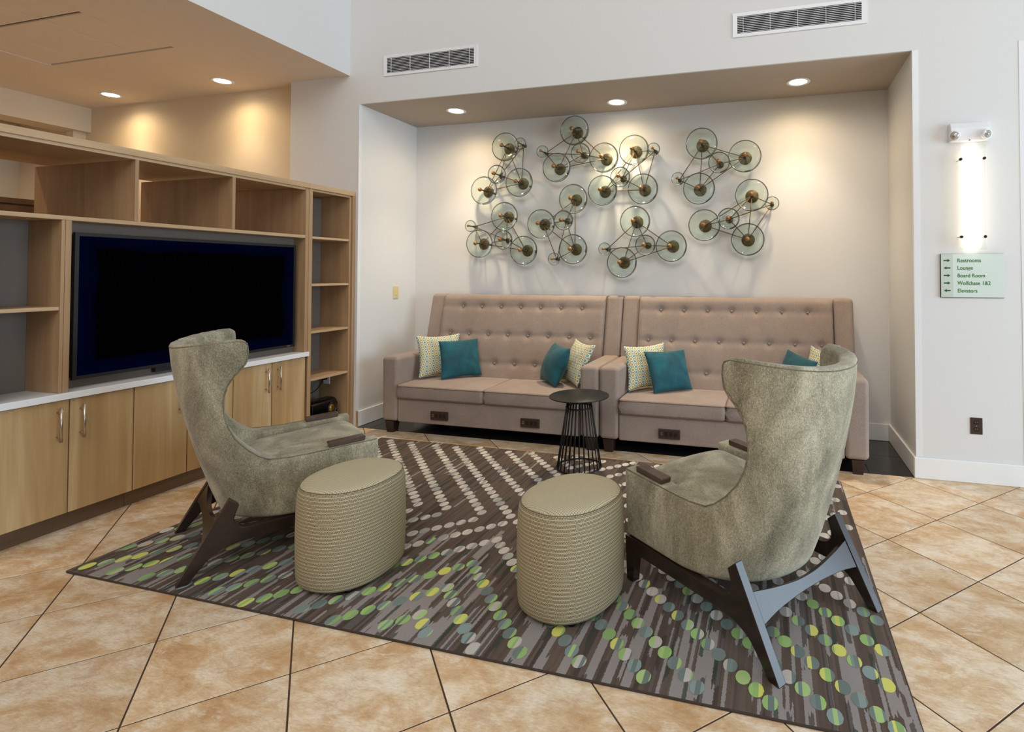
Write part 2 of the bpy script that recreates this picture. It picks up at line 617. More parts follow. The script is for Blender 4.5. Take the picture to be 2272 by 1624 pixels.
def lathe_mesh(prof, n=32, axis='Z', cap=True):
    """profile [(r, h)] turned about the axis through the origin"""
    bm = bmesh.new()
    rings = []
    for r, h in prof:
        ring = []
        for k in range(n):
            a = 2 * pi * k / n
            if axis == 'Z':
                v = (r * cos(a), r * sin(a), h)
            elif axis == 'Y':
                v = (r * cos(a), h, r * sin(a))
            else:
                v = (h, r * cos(a), r * sin(a))
            ring.append(bm.verts.new(v))
        rings.append(ring)
    for A, B in zip(rings, rings[1:]):
        for k in range(n):
            bm.faces.new((A[k], A[(k + 1) % n], B[(k + 1) % n], B[k]))
    if cap:
        bm.faces.new(rings[0])
        bm.faces.new(rings[-1])
    return mesh(bm)


def lathe(name, mat, prof, loc, parent=None, n=32, axis='Z', smooth=True):
    o = new_obj(name, lathe_mesh(prof, n, axis), mat, parent, smooth)
    o.location = loc
    return o


def auto_smooth(o, ang=40):
    me = o.data
    me.polygons.foreach_set('use_smooth', [True] * len(me.polygons))
    bm = bmesh.new()
    bm.from_mesh(me)
    for e in bm.edges:
        if len(e.link_faces) == 2 and e.calc_face_angle(0) > radians(ang):
            e.smooth = False
    bm.to_mesh(me)
    bm.free()
    wn = o.modifiers.new('weighted_normals', 'WEIGHTED_NORMAL')
    wn.keep_sharp = True
    return o


def prism_mesh(poly, a0, a1, plane='YZ', bev=0.0, seg=2):
    """polygon extruded along the remaining axis"""
    bm = bmesh.new()

    def P(u, v, w):
        return {'YZ': (w, u, v), 'XZ': (u, w, v), 'XY': (u, v, w)}[plane]
    A = [bm.verts.new(P(u, v, a0)) for u, v in poly]
    B = [bm.verts.new(P(u, v, a1)) for u, v in poly]
    bm.faces.new(A)
    bm.faces.new(B[::-1])
    for i in range(len(poly)):
        j = (i + 1) % len(poly)
        bm.faces.new((A[i], B[i], B[j], A[j]))
    if bev:
        bmesh.ops.recalc_face_normals(bm, faces=bm.faces)
        bmesh.ops.bevel(bm, geom=[e for e in bm.edges if e.calc_face_angle(0) > 0.3], offset=bev, segments=seg, affect='EDGES', profile=0.5)
    return mesh(bm)


# ------------------------------------------------------------------ room shell
YW, YB = 4.226, 5.078          # face of the wall, back of the alcove
AX0, AX1 = -3.748, 0.982       # alcove jambs
AZ = 3.034                     # alcove ceiling
SZ = 3.314                     # soffit ceiling over the shelving side
TOPZ = 5.8
WR = 1.676                     # outer corner at the right

struct('wall_back', 'wallcover',
       (-4.556, AX0, YW, 5.2, 0, SZ), (-3.86, AX0, YW, 5.2, SZ, TOPZ),
       (AX0, AX1, YW, YW + 0.02, AZ, TOPZ), (AX0, AX1, YW + 0.02, 5.2, AZ + 0.05, TOPZ), (AX1, WR, YW, 5.2, 0, TOPZ),
       label='pale grey textured wall around the seating alcove')
struct('wall_alcove', 'wallcover', (AX0, AX1, YB, 5.2, 0, AZ + 0.05), label='back wall of the alcove behind the sofas')
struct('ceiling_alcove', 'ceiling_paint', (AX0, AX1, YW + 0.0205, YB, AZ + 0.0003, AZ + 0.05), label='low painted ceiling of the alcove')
struct('wall_header', 'wallcover', (-3.98, -3.86, -4.0, YW, SZ, TOPZ), label='white header wall above the shelving')
struct('wall_far', 'wallcover_tan', (-8.7, -4.556, 4.316, 5.2, 0, SZ), label='tan wall behind the shelving, lit by downlights')
struct('wall_unseen', 'wallcover_tan', (-8.7, -3.98, -4.1, -4.0, 0, SZ), label='unseen tan wall added to block light behind the shelving')  # out-of-view wall added to keep world light off the space behind the shelving
struct('wall_left', 'wallcover_tan', (-8.8, -8.7, -4.0, 5.2, 0, SZ), label='tan wall at the far left')
HX0, HX1, HY0, HY1 = -6.284, -4.79, 0.21, 3.315
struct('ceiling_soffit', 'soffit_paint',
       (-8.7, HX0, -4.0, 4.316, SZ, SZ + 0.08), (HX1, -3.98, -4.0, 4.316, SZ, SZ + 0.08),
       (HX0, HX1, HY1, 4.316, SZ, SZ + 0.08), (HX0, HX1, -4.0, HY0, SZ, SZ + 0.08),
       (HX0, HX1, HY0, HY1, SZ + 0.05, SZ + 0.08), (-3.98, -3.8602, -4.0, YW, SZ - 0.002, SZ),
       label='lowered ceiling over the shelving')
soff = bpy.data.objects['ceiling_soffit']
xs = [HX0, -5.852, -5.24, HX1]
ys = [HY1 - 0.62 * k for k in range(6)]
for i in range(3):
    for j in range(5):
        box('ceiling_tile', 'acoustic', xs[i] + 0.004, xs[i + 1] - 0.004, ys[j + 1] + 0.012, ys[j] - 0.012, SZ + 0.006, SZ + 0.022, soff, 0.003)
struct('wall_beam', 'wallcover_tan', (-7.78, -7.49, -4.0, 4.316, 3.038, SZ - 0.001), label='boxed beam hanging below the lowered ceiling')
struct('wall_stub', 'wallcover_tan', (-7.70, -7.575, 4.2, 4.316, 0, 3.037), label='narrow wall end under the boxed beam')

# tall dark cabinet far behind the shelving, seen through the open cubby
t = thing('storage_cabinet', 'tall dark wooden cabinet seen through the open cubby at the far left', 'cabinet', (-8.3, 3.7, 0))
box('body', 'dark_door', -8.69, -8.03, 3.12, 4.28, 0.0, 2.195, t, 0.004)
box('cornice', 'dark_door', -8.69, -8.00, 3.09, 4.305, 2.1955, 2.258, t, 0.006)
for a, b, hy in ((3.13, 3.698, 3.66), (3.702, 4.27, 3.74)):
    d = box('door', 'dark_door', -8.0295, -8.010, a, b, 0.08, 2.18, t, 0.003)
    lathe('knob', 'steel', [(0.0005, 0.0), (0.006, 0.0), (0.006, 0.016), (0.014, 0.022), (0.012, 0.030), (0.0005, 0.032)], (0.2905, hy - 3.7, 1.05), d, 14, 'X')

struct('wall_corridor', 'wallcover', (WR, 8.0, 8.0, 8.1, 0, TOPZ), (WR - 0.12, WR, 5.2, 8.1, 0, TOPZ), label='walls of the corridor beyond the right corner')

# floor: diagonal travertine tiles, each a piece of its own
fl = struct('floor', 'grout', (-4.7, 3.2, -1.7, YW, -0.06, -0.0016), label='travertine floor tiled on the diagonal')
struct('floor_far', 'travertine', (-8.7, -4.7, -4.0, 4.316, -0.06, 0.0), (3.2, 8.0, -6.0, 8.0, -0.06, 0.0), (-4.7, 3.2, -6.0, -1.7, -0.06, 0.0), (WR, 3.2, YW, 8.0, -0.06, 0.0),
       label='stone floor running on beyond the seating area')
ST, P0, Q0, G = 0.6505, -0.092, 2.61, 0.0042


def clip(poly, axis, lim, keep_less):
    out = []
    for i in range(len(poly)):
        a, b = poly[i], poly[(i + 1) % len(poly)]
        ia = (a[axis] <= lim) if keep_less else (a[axis] >= lim)
        ib = (b[axis] <= lim) if keep_less else (b[axis] >= lim)
        if ia:
            out.append(a)
        if ia != ib:
            tt = (lim - a[axis]) / (b[axis] - a[axis])
            out.append((a[0] + (b[0] - a[0]) * tt, a[1] + (b[1] - a[1]) * tt))
    return out


def tile_mesh(poly, ctr, h=0.0016):
    bm = bmesh.new()
    cx, cy = ctr
    lo = [bm.verts.new((x - cx, y - cy, -h)) for x, y in poly]
    mx = sum(x for x, y in poly) / len(poly)
    my = sum(y for x, y in poly) / len(poly)
    mid = [bm.verts.new((x - cx, y - cy, -0.0007)) for x, y in poly]
    sh = 0.0010
    top = []
    for x, y in poly:
        L = max(1e-6, sqrt((x - mx) ** 2 + (y - my) ** 2))
        k = max(0.0, 1 - sh / L)
        top.append(bm.verts.new((mx + (x - mx) * k - cx, my + (y - my) * k - cy, 0.0)))
    n = len(poly)
    bm.faces.new(top)
    for i in range(n):
        j = (i + 1) % n
        bm.faces.new((lo[i], lo[j], mid[j], mid[i]))
        bm.faces.new((mid[i], mid[j], top[j], top[i]))
    me = mesh(bm)
    me.materials.append(MATS['travertine'])
    return me


full_tile = None
for i in range(-14, 16):
    for j in range(-12, 18):
        p0, q0 = P0 + i * ST + G, Q0 + j * ST + G
        p1, q1 = p0 + ST - 2 * G, q0 + ST - 2 * G
        poly = [((p - q) / 2, (p + q) / 2) for p, q in ((p0, q0), (p1, q0), (p1, q1), (p0, q1))]
        cx, cy = sum(a for a, b in poly) / 4, sum(b for a, b in poly) / 4
        # keep what the room shows of the floor
        if cx < -4.5 or cx > 2.9 or cy > 4.55 or cy < 0.55 - 0.25:
            continue
        if abs(cx) > 0.75 * cy + 2.3 and cx > 0:
            continue
        cut = clip(clip(poly, 1, YW - 0.003, True), 0, -4.0, False)
        if len(cut) < 3:
            continue
        if len(cut) == 4 and cut == poly:
            if full_tile is None:
                full_tile = tile_mesh(poly, (cx, cy))
            me = full_tile
        else:
            me = tile_mesh(cut, (cx, cy))
        o = bpy.data.objects.new('tile', me)
        C.objects.link(o)
        o.location = (cx, cy, 0.0)
        o.parent = fl
# black tiles under the sofas
fa = struct('floor_alcove', 'vent_dark', (AX0, AX1, YW, YB, -0.06, -0.003), label='polished black tile floor of the alcove')
xb = [AX0 + 0.615 * k for k in range(9)]
xb = [AX1 - 0.305] + [AX1 - 0.305 - 0.61 * k for k in range(1, 8)]
xb = sorted([AX1] + [x for x in xb if x > AX0] + [AX0])
for a, b in zip(xb, xb[1:]):
    for y0, y1 in ((YW, 4.655), (4.655, YB)):
        if b - a > 0.01:
            box('tile', 'black_tile', a + 0.0015, b - 0.0015, y0 + 0.0015, y1 - 0.0015, -0.003, 0.0, fa, 0.0008)

# skirting and corner guards
BH, BT = 0.146, 0.016


def baseboard(name, x0, x1, y0, y1, label):
    o = box(name, 'white_trim', x0, x1, y0, y1, 0.0, BH, None, 0.004)
    o['kind'] = 'structure'
    o['label'] = label


baseboard('baseboard_right', AX1 - BT, WR, YW - BT, YW - 0.0005, 'white baseboard under the directory sign')
baseboard('baseboard_alcove_right', AX1 - BT, AX1 - 0.0005, YW + 0.0005, YB - 0.0005, 'white baseboard on the right side of the alcove')
baseboard('baseboard_alcove_left', AX0 + 0.0005, AX0 + BT, YW + 0.008, YB - 0.0005, 'white baseboard on the left side of the alcove')
baseboard('baseboard_alcove_back', AX0 + BT + 0.001, AX1 - BT - 0.001, YB - BT, YB - 0.0005, 'white baseboard behind the sofas')


def guard(name, x, sgn, z0, z1, label, side=True):
    bm = bmesh.new()
    a, b = sorted((x, x + sgn * 0.036))
    bm_box(bm, a, b, YW - 0.003, YW - 0.0003, z0, z1)
    if side:
        a, b = sorted((x - sgn * 0.0003, x - sgn * 0.003))
        bm_box(bm, a, b, YW - 0.003, YW + 0.036, z0, z1)
    o = new_obj(name, mesh(bm), 'guard')
    o['kind'] = 'structure'
    o['label'] = label


o = box('trim_4', 'maple_door', AX0 + 0.0005, AX0 + BT, YW - 0.004, YW + 0.0075, 0.0, BH + 0.004)
o['kind'] = 'structure'
o['label'] = 'short raw wood end of the baseboard beside the bookcase'
guard('trim_1', AX1, 1, BH + 0.001, AZ - 0.002, 'white corner guard on the right edge of the alcove')
guard('trim_2', WR, -1, BH + 0.001, 3.03, 'white corner guard at the far right wall corner')
guard('trim_3', AX0, -0.15, BH + 0.001, AZ - 0.002, 'thin corner guard on the left edge of the alcove')


# ------------------------------------------------------------------ recessed downlights
def spot(name, parent, loc, power, spread, blend, col):
    l = bpy.data.lights.new(name, 'SPOT')
    l.energy = power
    l.color = col
    l.spot_size = radians(spread)
    l.spot_blend = blend
    l.shadow_soft_size = 0.06
    o = bpy.data.objects.new(name, l)
    C.objects.link(o)
    o.parent = parent
    o.location = loc
    return o


WARM = (1.0, 0.74, 0.42)


def downlight(x, y, z, beam, spill, label):
    t = thing('downlight', label, 'light', (x, y, z), 0, 'round recessed downlights')
    lathe('trim_ring', 'white_metal', [(0.070, -0.0005), (0.098, -0.0005), (0.098, -0.003), (0.092, -0.006), (0.074, -0.004), (0.070, -0.0005)], (0, 0, 0), t, 36)
    lathe('lens', 'can_lens', [(0.0005, -0.001), (0.069, -0.001), (0.069, -0.003), (0.0005, -0.004)], (0, 0, 0), t, 32)
    spot('bulb_beam', t, (0, 0, -0.02), beam, 88, 1.0, (1.0, 0.82, 0.58))
    spot('bulb_spill', t, (0, 0, -0.02), spill, 166, 1.0, WARM)
    return t


downlight(-2.986, 4.65, AZ, 85, 32.0, 'glowing round recessed downlight in the alcove ceiling, above the left sofa')
downlight(-1.385, 4.80, AZ, 150, 20.0, 'glowing round recessed downlight in the alcove ceiling, middle one of three')
downlight(0.225, 4.68, AZ, 75, 32.0, 'glowing round recessed downlight in the alcove ceiling, above the right sofa')
downlight(-6.71, 4.03, SZ, 34, 30, 'glowing round recessed downlight left of its neighbour above the shelving')
downlight(-5.172, 4.02, SZ, 34, 30, 'glowing round recessed downlight above the shelving, near the white header')
# unseen spots added to warm the lowered ceiling and the walls behind it
for x, y in ((-8.25, 3.0), (-6.71, 1.2), (-5.172, 1.2), (-6.71, -1.6), (-5.172, -1.6)):
    spot('unseen_warm_spot', None, (x, y, SZ - 0.01), 110 if x < -8 else 55, 140, 0.9, (1.0, 0.83, 0.60))


# ------------------------------------------------------------------ air vents
def vent(x0, x1, z0, z1, label):
    cx, cz = (x0 + x1) / 2, z0
    t = thing('air_vent', label, 'vent', (cx, YW, cz), 0, 'long air vents above the alcove')
    fr = 0.034
    y1 = YW - 0.0005
    y0 = YW - 0.010
    box('backing', 'vent_dark', x0 + 0.02, x1 - 0.02, YW - 0.003, y1, z0 + 0.02, z1 - 0.02, t)
    bm = bmesh.new()
    O = [(x0, z0), (x1, z0), (x1, z1), (x0, z1)]
    I = [(x0 + fr, z0 + fr * 0.8), (x1 - fr, z0 + fr * 0.8), (x1 - fr, z1 - fr * 0.75), (x0 + fr, z1 - fr * 0.75)]
    vo = [bm.verts.new((x - cx, y1 - YW, z - cz)) for x, z in O]
    vm = [bm.verts.new((x - cx, y0 - YW, z - cz)) for x, z in O]
    vi = [bm.verts.new((x - cx, y0 - YW + 0.002, z - cz)) for x, z in I]
    vb = [bm.verts.new((x - cx, y1 - YW - 0.002, z - cz)) for x, z in I]
    for i in range(4):
        j = (i + 1) % 4
        bm.faces.new((vo[i], vo[j], vm[j], vm[i]))
        bm.faces.new((vm[i], vm[j], vi[j], vi[i]))
        bm.faces.new((vi[i], vi[j], vb[j], vb[i]))
    new_obj('frame', mesh(bm), 'white_metal', t)
    n = 10
    za, zb = z0 + fr * 0.8, z1 - fr * 0.75
    me = None
    for k in range(n):
        z = za + (k + 0.5) * (zb - za) / n
        if me is None:
            me = prism_mesh([(-0.0095, -0.001), (-0.0095, 0.0022), (-0.0035, 0.0042), (-0.0035, 0.0012)], x0 + fr - cx, x1 - fr - cx, 'YZ')
            me.materials.append(MATS['white_metal'])
        o = new_obj('slat', me, None, t)
        o.location = (0, 0, z - cz - 0.002)
    for k in range(5):
        x = x0 + fr + 0.045 + k * (x1 - x0 - 2 * fr - 0.09) / 4
        box('divider', 'white_metal', x - 0.0012, x + 0.0012, YW - 0.0088, YW - 0.0035, za, zb, t)


vent(-3.475, -2.500, 3.267, 3.462, 'long white louvred air vent above the left end of the alcove')
vent(-0.279, 0.683, 3.266, 3.454, 'long white louvred air vent above the right end of the alcove')


# ------------------------------------------------------------------ wall fittings right of the alcove
def plate_local(name, mat, t, x0, x1, d0, d1, z0, z1, bev=0.002, seg=2):
    """plate on the wall: d = how far it stands off the wall face"""
    return box(name, mat, x0, x1, YW - d1, YW - d0, z0, z1, t, bev, seg)


t = thing('emergency_light', 'white emergency light with two swivel lamp heads above the wall sconce', 'light', (1.322, YW, 2.352))
auto_smooth(new_obj('body', prism_mesh([(-0.001, 0.0), (-0.045, 0.0), (-0.062, 0.03), (-0.062, 0.085), (-0.045, 0.128), (-0.001, 0.13)], -0.118, 0.118, 'YZ', 0.006), 'white_metal', t))
for s in (-1, 1):
    hd = lathe('lamp_head', 'white_metal', [(0.001, 0.035), (0.022, 0.033), (0.033, 0.012), (0.034, -0.012), (0.030, -0.014), (0.001, -0.010)], (s * 0.096, -0.068, 0.036), t, 24, 'Y')
    hd.rotation_euler = (radians(14), 0, radians(s * 24))
    lathe('lens', 'lens_glass', [(0.001, -0.0152), (0.027, -0.0142), (0.027, -0.0120), (0.001, -0.0120)], (0, 0, 0), hd, 20, 'Y')
    lathe('bulb', 'steel', [(0.001, -0.020), (0.009, -0.0185), (0.011, -0.0155), (0.001, -0.0153)], (0, 0, 0), hd, 12, 'Y')
box('test_button', 'brown_plate', 1.318, 1.326, YW - 0.054, YW - 0.046, 2.3525, 2.3575, t)

t = thing('wall_sconce', 'tall glowing glass-fronted wall sconce with four dark bolts above the sign', 'light', (1.336, YW, 1.60))
plate_local('backplate', 'white_metal', t, 1.308, 1.364, 0.0005, 0.014, 1.64, 2.28)
df = new_obj('diffuser', prism_mesh([(0.044 * cos(a), -0.0145 - 0.038 * sin(a)) for a in [pi * k / 14 for k in range(15)]], 0.020, 0.698, 'XY'), 'tube_lens', t)
auto_smooth(df, 50)
plate_local('glass_panel', 'clear_glass', t, 1.250, 1.410, 0.070, 0.076, 1.602, 2.314, 0.001, 1)
for x in (1.259, 1.401):
    for z in (2.221, 1.688):
        lathe('bolt', 'bronze_bolt', [(0.0005, -0.086), (0.009, -0.085), (0.010, -0.080), (0.010, -0.066), (0.0005, -0.066)], (x - 1.336, 0, z - 1.60), t, 14, 'Y')
        lathe('standoff', 'white_metal', [(0.0005, -0.0655), (0.004, -0.0655), (0.004, -0.0005), (0.0005, -0.0005)], (x - 1.336, 0, z - 1.60), t, 10, 'Y')

t = thing('directory_sign', 'pale green directory sign listing rooms with green arrows', 'sign', (1.338, YW, 1.271))
plate_local('edge_frame', 'sign_edge', t, 1.1435, 1.5325, 0.0005, 0.012, 1.2705, 1.5747)
plate_local('panel', 'sign_panel', t, 1.1465, 1.5322, 0.0121, 0.0150, 1.2728, 1.5735, 0.001, 1)
plate_local('arrow_strip', 'sign_strip', t, 1.1468, 1.222, 0.0151, 0.0158, 1.2731, 1.5732, 0.0002, 1)
rows = [(1.528, 'Restrooms', 1), (1.476, 'Lounge', -1), (1.4235, 'Board Room', 1), (1.371, 'Wolfchase 1&2', 1), (1.3185, 'Elevators', -1)]
for z, txt, d in rows:
    cu = bpy.data.curves.new('txt', 'FONT')
    cu.body = txt
    cu.size = 0.0365
    cu.extrude = 0.0005
    cu.offset = 0.00045
    cu.space_character = 1.02
    tmp = bpy.data.objects.new('txt', cu)
    C.objects.link(tmp)
    dg = bpy.context.evaluated_depsgraph_get()
    me = bpy.data.meshes.new_from_object(tmp.evaluated_get(dg))
    bpy.data.objects.remove(tmp)
    me.materials.clear()
    o = new_obj('lettering', me, 'sign_green', t)
    o.rotation_euler = (pi / 2, 0, 0)
    o.scale = (0.88, 1, 1)
    o.location = (1.248 - 1.338, -0.0156, z - 0.012 - 1.271)
    o['label'] = 'green word ' + txt
    arrow = [(-0.021, -0.0045), (0.003, -0.0045), (0.003, -0.0105), (0.021, 0.0), (0.003, 0.0105), (0.003, 0.0045), (-0.021, 0.0045)]
    a = new_obj('arrow', prism_mesh([(u * d, v) for u, v in arrow], -0.0006, 0.0, 'XZ'), 'arrow_green', t)
    a.location = (1.184 - 1.338, -0.0159, z - 1.271)

t = thing('wall_outlet', 'dark brown duplex power outlet low on the wall below the sign', 'outlet', (1.356, YW, 0.333))
plate_local('cover_plate', 'brown_plate', t, 1.3195, 1.3935, 0.0005, 0.006, 0.333, 0.446, 0.002)
for zc in (0.366, 0.414):
    so = new_obj('socket', prism_mesh([(0.017 * cos(a), max(-0.013, min(0.013, 0.017 * sin(a)))) for a in [2 * pi * k / 20 for k in range(20)]], -0.0085, -0.006, 'XZ'), 'socket_dark', t)
    so.location = (0.0005, 0, zc - 0.333)
    for dx in (-0.006, 0.006):
        box('slot', 'steel', 1.356 + dx - 0.0012, 1.356 + dx + 0.0012, YW - 0.0089, YW - 0.0086, zc - 0.001, zc + 0.006, so, org=(1.3565, YW, zc))
lathe('screw', 'steel', [(0.0005, -0.0072), (0.003, -0.0068), (0.003, -0.006), (0.0005, -0.006)], (0, 0, 0.0565), t, 10, 'Y')

t = thing('light_switch', 'ivory switch plate on the left side wall of the alcove', 'switch', (AX0, 4.756, 1.178))
new_obj('cover_plate', box_mesh(0.0005, 0.007, -0.040, 0.040, 0.0, 0.124, 0.002, 2), 'ivory', t)
new_obj('rocker', box_mesh(0.0072, 0.010, -0.016, 0.016, 0.030, 0.094, 0.0015, 2), 'ivory', t)
for z in (0.012, 0.112):
    lathe('screw', 'ivory', [(0.0005, 0.0085), (0.003, 0.008), (0.003, 0.007), (0.0005, 0.007)], (0, 0, z), t, 10, 'X')

# ------------------------------------------------------------------ media wall
UX = -3.788                    # face of the joinery
CT0, CT1 = 0.738, 0.775        # worktop
doors = [1.800, 2.112, 2.428, 2.745, 3.061, 3.376, 3.690]
lab = ['light maple base cabinet with two doors, nearest the left edge', 'light maple base cabinet half hidden behind the left armchair, middle of three', 'light maple base cabinet with two doors beside the tall bookcase']
for k in range(3):
    y0, y1, y2 = doors[2 * k:2 * k + 3]
    t = thing('base_cabinet', lab[k], 'cabinet', (UX - 0.2, y1, 0), 0, 'maple base cabinets under the screen')
    box('body', 'toe_wood_gap_shade', -4.66, UX - 0.022, y0 + 0.001, y2 - 0.001, 0.102, CT0 - 0.001, t)  # dark front puts the shade of the door gaps into the body colour
    box('toe_kick', 'toe_wood_gap_shade', -4.66, UX - 0.07, y0 + 0.001, y2 - 0.001, 0.0, 0.101, t)
    for a, b, hy in ((y0, y1, y1 - 0.055), (y1, y2, y1 + 0.048)):
        d = box('door', 'maple_door', UX - 0.020, UX, a + 0.003, b - 0.003, 0.106, CT0 - 0.006, t, 0.0015)
        o = tube('handle', 'steel', [(UX + 0.036 - t.location.x, hy - y1, 0.512), (UX + 0.036 - t.location.x, hy - y1, 0.698)], 0.007, d, 12)
        for z in (0.538, 0.672):
            tube('handle_post', 'steel', [(UX + 0.0005 - t.location.x, hy - y1, z), (UX + 0.030 - t.location.x, hy - y1, z)], 0.004, d, 8)

t = box('worktop', 'quartz', -4.705, UX + 0.024, 1.782, 3.705, CT0, CT1, None, 0.003, 2)
tag(t, 'long white quartz worktop below the television', 'worktop')

# upper shelving: cubby row over the screen niche
t = thing('shelving_unit', 'light maple open shelving framing the television with a row of cubbies above', 'shelving', (UX - 0.2, 2.74, CT1))
TOP = 2.200
YL, YR = 1.770, 3.7055
z0 = CT1 + 0.0008
box('top_board', 'maple_y', -4.705, UX + 0.012, YL, YR - 0.001, TOP - 0.042, TOP, t, 0.002)
box('top_rail', 'maple_y', UX - 0.03, UX - 0.004, YL + 0.03, 3.674, TOP - 0.060, TOP - 0.0425, t)
box('middle_shelf', 'maple_y', -4.705, UX, YL + 0.03, 3.674, 1.733, 1.757, t, 0.0015)
for y, w in ((2.421, 0.020), (3.045, 0.022)):
    box('divider', 'maple', -4.705, UX, y - w / 2, y + w / 2, 1.7575, TOP - 0.0605, t, 0.0015)
box('upright', 'maple', -4.705, UX, 1.770, 1.7995, z0, TOP - 0.043, t, 0.0015)
box('upright', 'maple', -4.06, UX, 2.060, 2.076, z0, 1.7325, t, 0.0015)
box('stile', 'maple', UX - 0.12, UX + 0.004, 2.0765, 2.103, z0, 1.7325, t, 0.0015)
box('upright', 'maple', -4.705, UX + 0.001, 3.6745, 3.705, z0, TOP - 0.0425, t, 0.0015)
box('side_shelf', 'maple_y', -4.06, UX - 0.006, 1.800, 2.0595, 1.232, 1.252, t, 0.0015)
box('back_panel', 'grey_panel', -4.075, -4.061, 1.800, 2.0765, z0, 1.7325, t)
box('screen_panel', 'grey_panel', -3.935, -3.910, 2.1035, 3.674, z0, 1.7325, t)

# television
t = thing('television', 'large black flat television mounted in the shelving niche', 'television', (-3.86, 2.90, 0.82))
TY0, TY1, TZ0, TZ1 = 2.155, 3.640, 0.826, 1.672
box('housing', 'black_plastic', -3.9085, -3.868, TY0 + 0.01, TY1 - 0.01, TZ0 + 0.01, TZ1 - 0.01, t, 0.004)
bm = bmesh.new()
fw = 0.020
for b in ((-3.868, -3.850, TY0, TY1, TZ0, TZ0 + fw), (-3.868, -3.850, TY0, TY1, TZ1 - fw, TZ1), (-3.868, -3.850, TY0, TY0 + fw, TZ0 + fw, TZ1 - fw), (-3.868, -3.850, TY1 - fw, TY1, TZ0 + fw, TZ1 - fw)):
    bm_box(bm, b[0] + 3.86, b[1] + 3.86, b[2] - 2.90, b[3] - 2.90, b[4] - 0.82, b[5] - 0.82)
new_obj('bezel', mesh(bm), 'black_plastic', t)
bm = bmesh.new()
vs = [bm.verts.new((x, y, z)) for x in (-0.0075, 0.006) for y, z in ((TY0 + fw - 2.9, TZ0 + fw - 0.82), (TY1 - fw - 2.9, TZ0 + fw - 0.82), (TY1 - fw - 2.9, TZ1 - fw - 0.82), (TY0 + fw - 2.9, TZ1 - fw - 0.82))]
uvl = bm.loops.layers.uv.new('UVMap')
f = bm.faces.new(vs[4:])
for l, c in zip(f.loops, ((0, 0), (1, 0), (1, 1), (0, 1))):
    l[uvl].uv = c
bm.faces.new(vs[:4][::-1])
for i in range(4):
    j = (i + 1) % 4
    bm.faces.new((vs[i], vs[j], vs[4 + j], vs[4 + i]))
new_obj('screen', mesh(bm), 'tv_screen', t)
box('maker_badge', 'steel', -3.8499, -3.8492, TY1 - 0.075, TY1 - 0.045, TZ0 + 0.007, TZ0 + 0.013, t)
box('soundbar_foot', 'black_plastic', -3.908, -3.87, 2.6, 3.2, 0.792, 0.8255, t, 0.003)


def bookcase(ya, yb, label, flip):
    t = thing('tall_bookcase', label, 'bookcase', (UX - 0.15, (ya + yb) / 2, 0), 0, 'tall maple bookcases at the ends of the media wall')
    w = 0.034
    box('upright', 'maple', -4.705, UX + 0.006, ya, ya + w, 0.0, TOP - 0.043, t, 0.002)
    box('upright', 'maple', -4.705, UX - 0.006, yb - w - 0.020, yb - w, 0.0, TOP - 0.043, t, 0.002)
    box('stile', 'maple', UX - 0.10, UX + 0.012, yb - w + 0.0005, yb, 0.0, TOP - 0.043, t, 0.002)
    box('top_board', 'maple_y', -4.705, UX + 0.012, ya, yb, TOP - 0.042, TOP, t, 0.002)
    box('top_rail', 'maple_y', UX - 0.03, UX - 0.006, ya + w + 0.0005, yb - w - 0.0205, TOP - 0.060, TOP - 0.0435, t)
    for z in (1.7525, 1.345, 0.940, 0.533, 0.128):
        box('shelf', 'maple_y', -4.12, UX - 0.010, ya + w + 0.0005, yb - w - 0.0205, z - 0.020, z, t, 0.0015)
    box('back_panel', 'grey_panel', -4.135, -4.121, ya + w + 0.0005, yb - w - 0.0205, 0.1, TOP - 0.061, t)
    box('toe_kick', 'maple', UX - 0.06, UX - 0.045, ya + w + 0.0005, yb - w - 0.0205, 0.0, 0.107, t)
    return t


bookcase(3.7055, YW - 0.002, 'narrow tall maple bookcase with five shelves against the wall corner', False)

# small black unit with round grille on the lowest shelf
t = thing('speaker_unit', 'small rounded black unit with a gold grille on the lowest bookcase shelf', 'speaker', (-3.93, 3.985, 0.1285))
poly = [(-0.085, 0.0), (-0.085, 0.10)] + [(-0.085 + 0.055 - 0.055 * cos(a), 0.115 + 0.055 * sin(a)) for a in [pi / 2 * k / 6 for k in range(7)]] + [(0.085 - 0.055 + 0.055 * sin(a), 0.115 + 0.055 * cos(a)) for a in [pi / 2 * k / 6 for k in range(7)]] + [(0.085, 0.0)]
auto_smooth(new_obj('housing', prism_mesh([(u, v + 0.006) for u, v in poly], -0.16, 0.12, 'XZ', 0.006), 'black_gloss', t))
gr = lathe('grille', 'gold_mesh', [(0.001, 0.0905), (0.040, 0.0885), (0.040, 0.0862), (0.001, 0.0862)], (0, 0.055, 0.092), t, 28, 'X')
lathe('grille_ring', 'black_plastic', [(0.041, 0.0862), (0.041, 0.093), (0.047, 0.095), (0.052, 0.092), (0.052, 0.0862)], (0, 0.055, 0.092), t, 32, 'X')
for dx in (-0.06, 0.06):
    for dy in (-0.13, 0.09):
        lathe('rubber_foot', 'black_plastic', [(0.0005, 0.0), (0.010, 0.0), (0.009, 0.0058), (0.0005, 0.0058)], (dx, dy, 0.0), t, 10)
t = thing('wall_plate', 'small white socket plate inside the bookcase under a shelf', 'outlet', (-4.03, 4.1695, 0.40))
new_obj('cover_plate', box_mesh(-0.036, 0.036, -0.006, -0.0005, 0.0, 0.108, 0.002, 2), 'white_metal', t)
new_obj('plug', box_mesh(-0.020, 0.012, -0.034, -0.0065, 0.040, 0.075, 0.004, 2), 'black_plastic', t)
pts = []
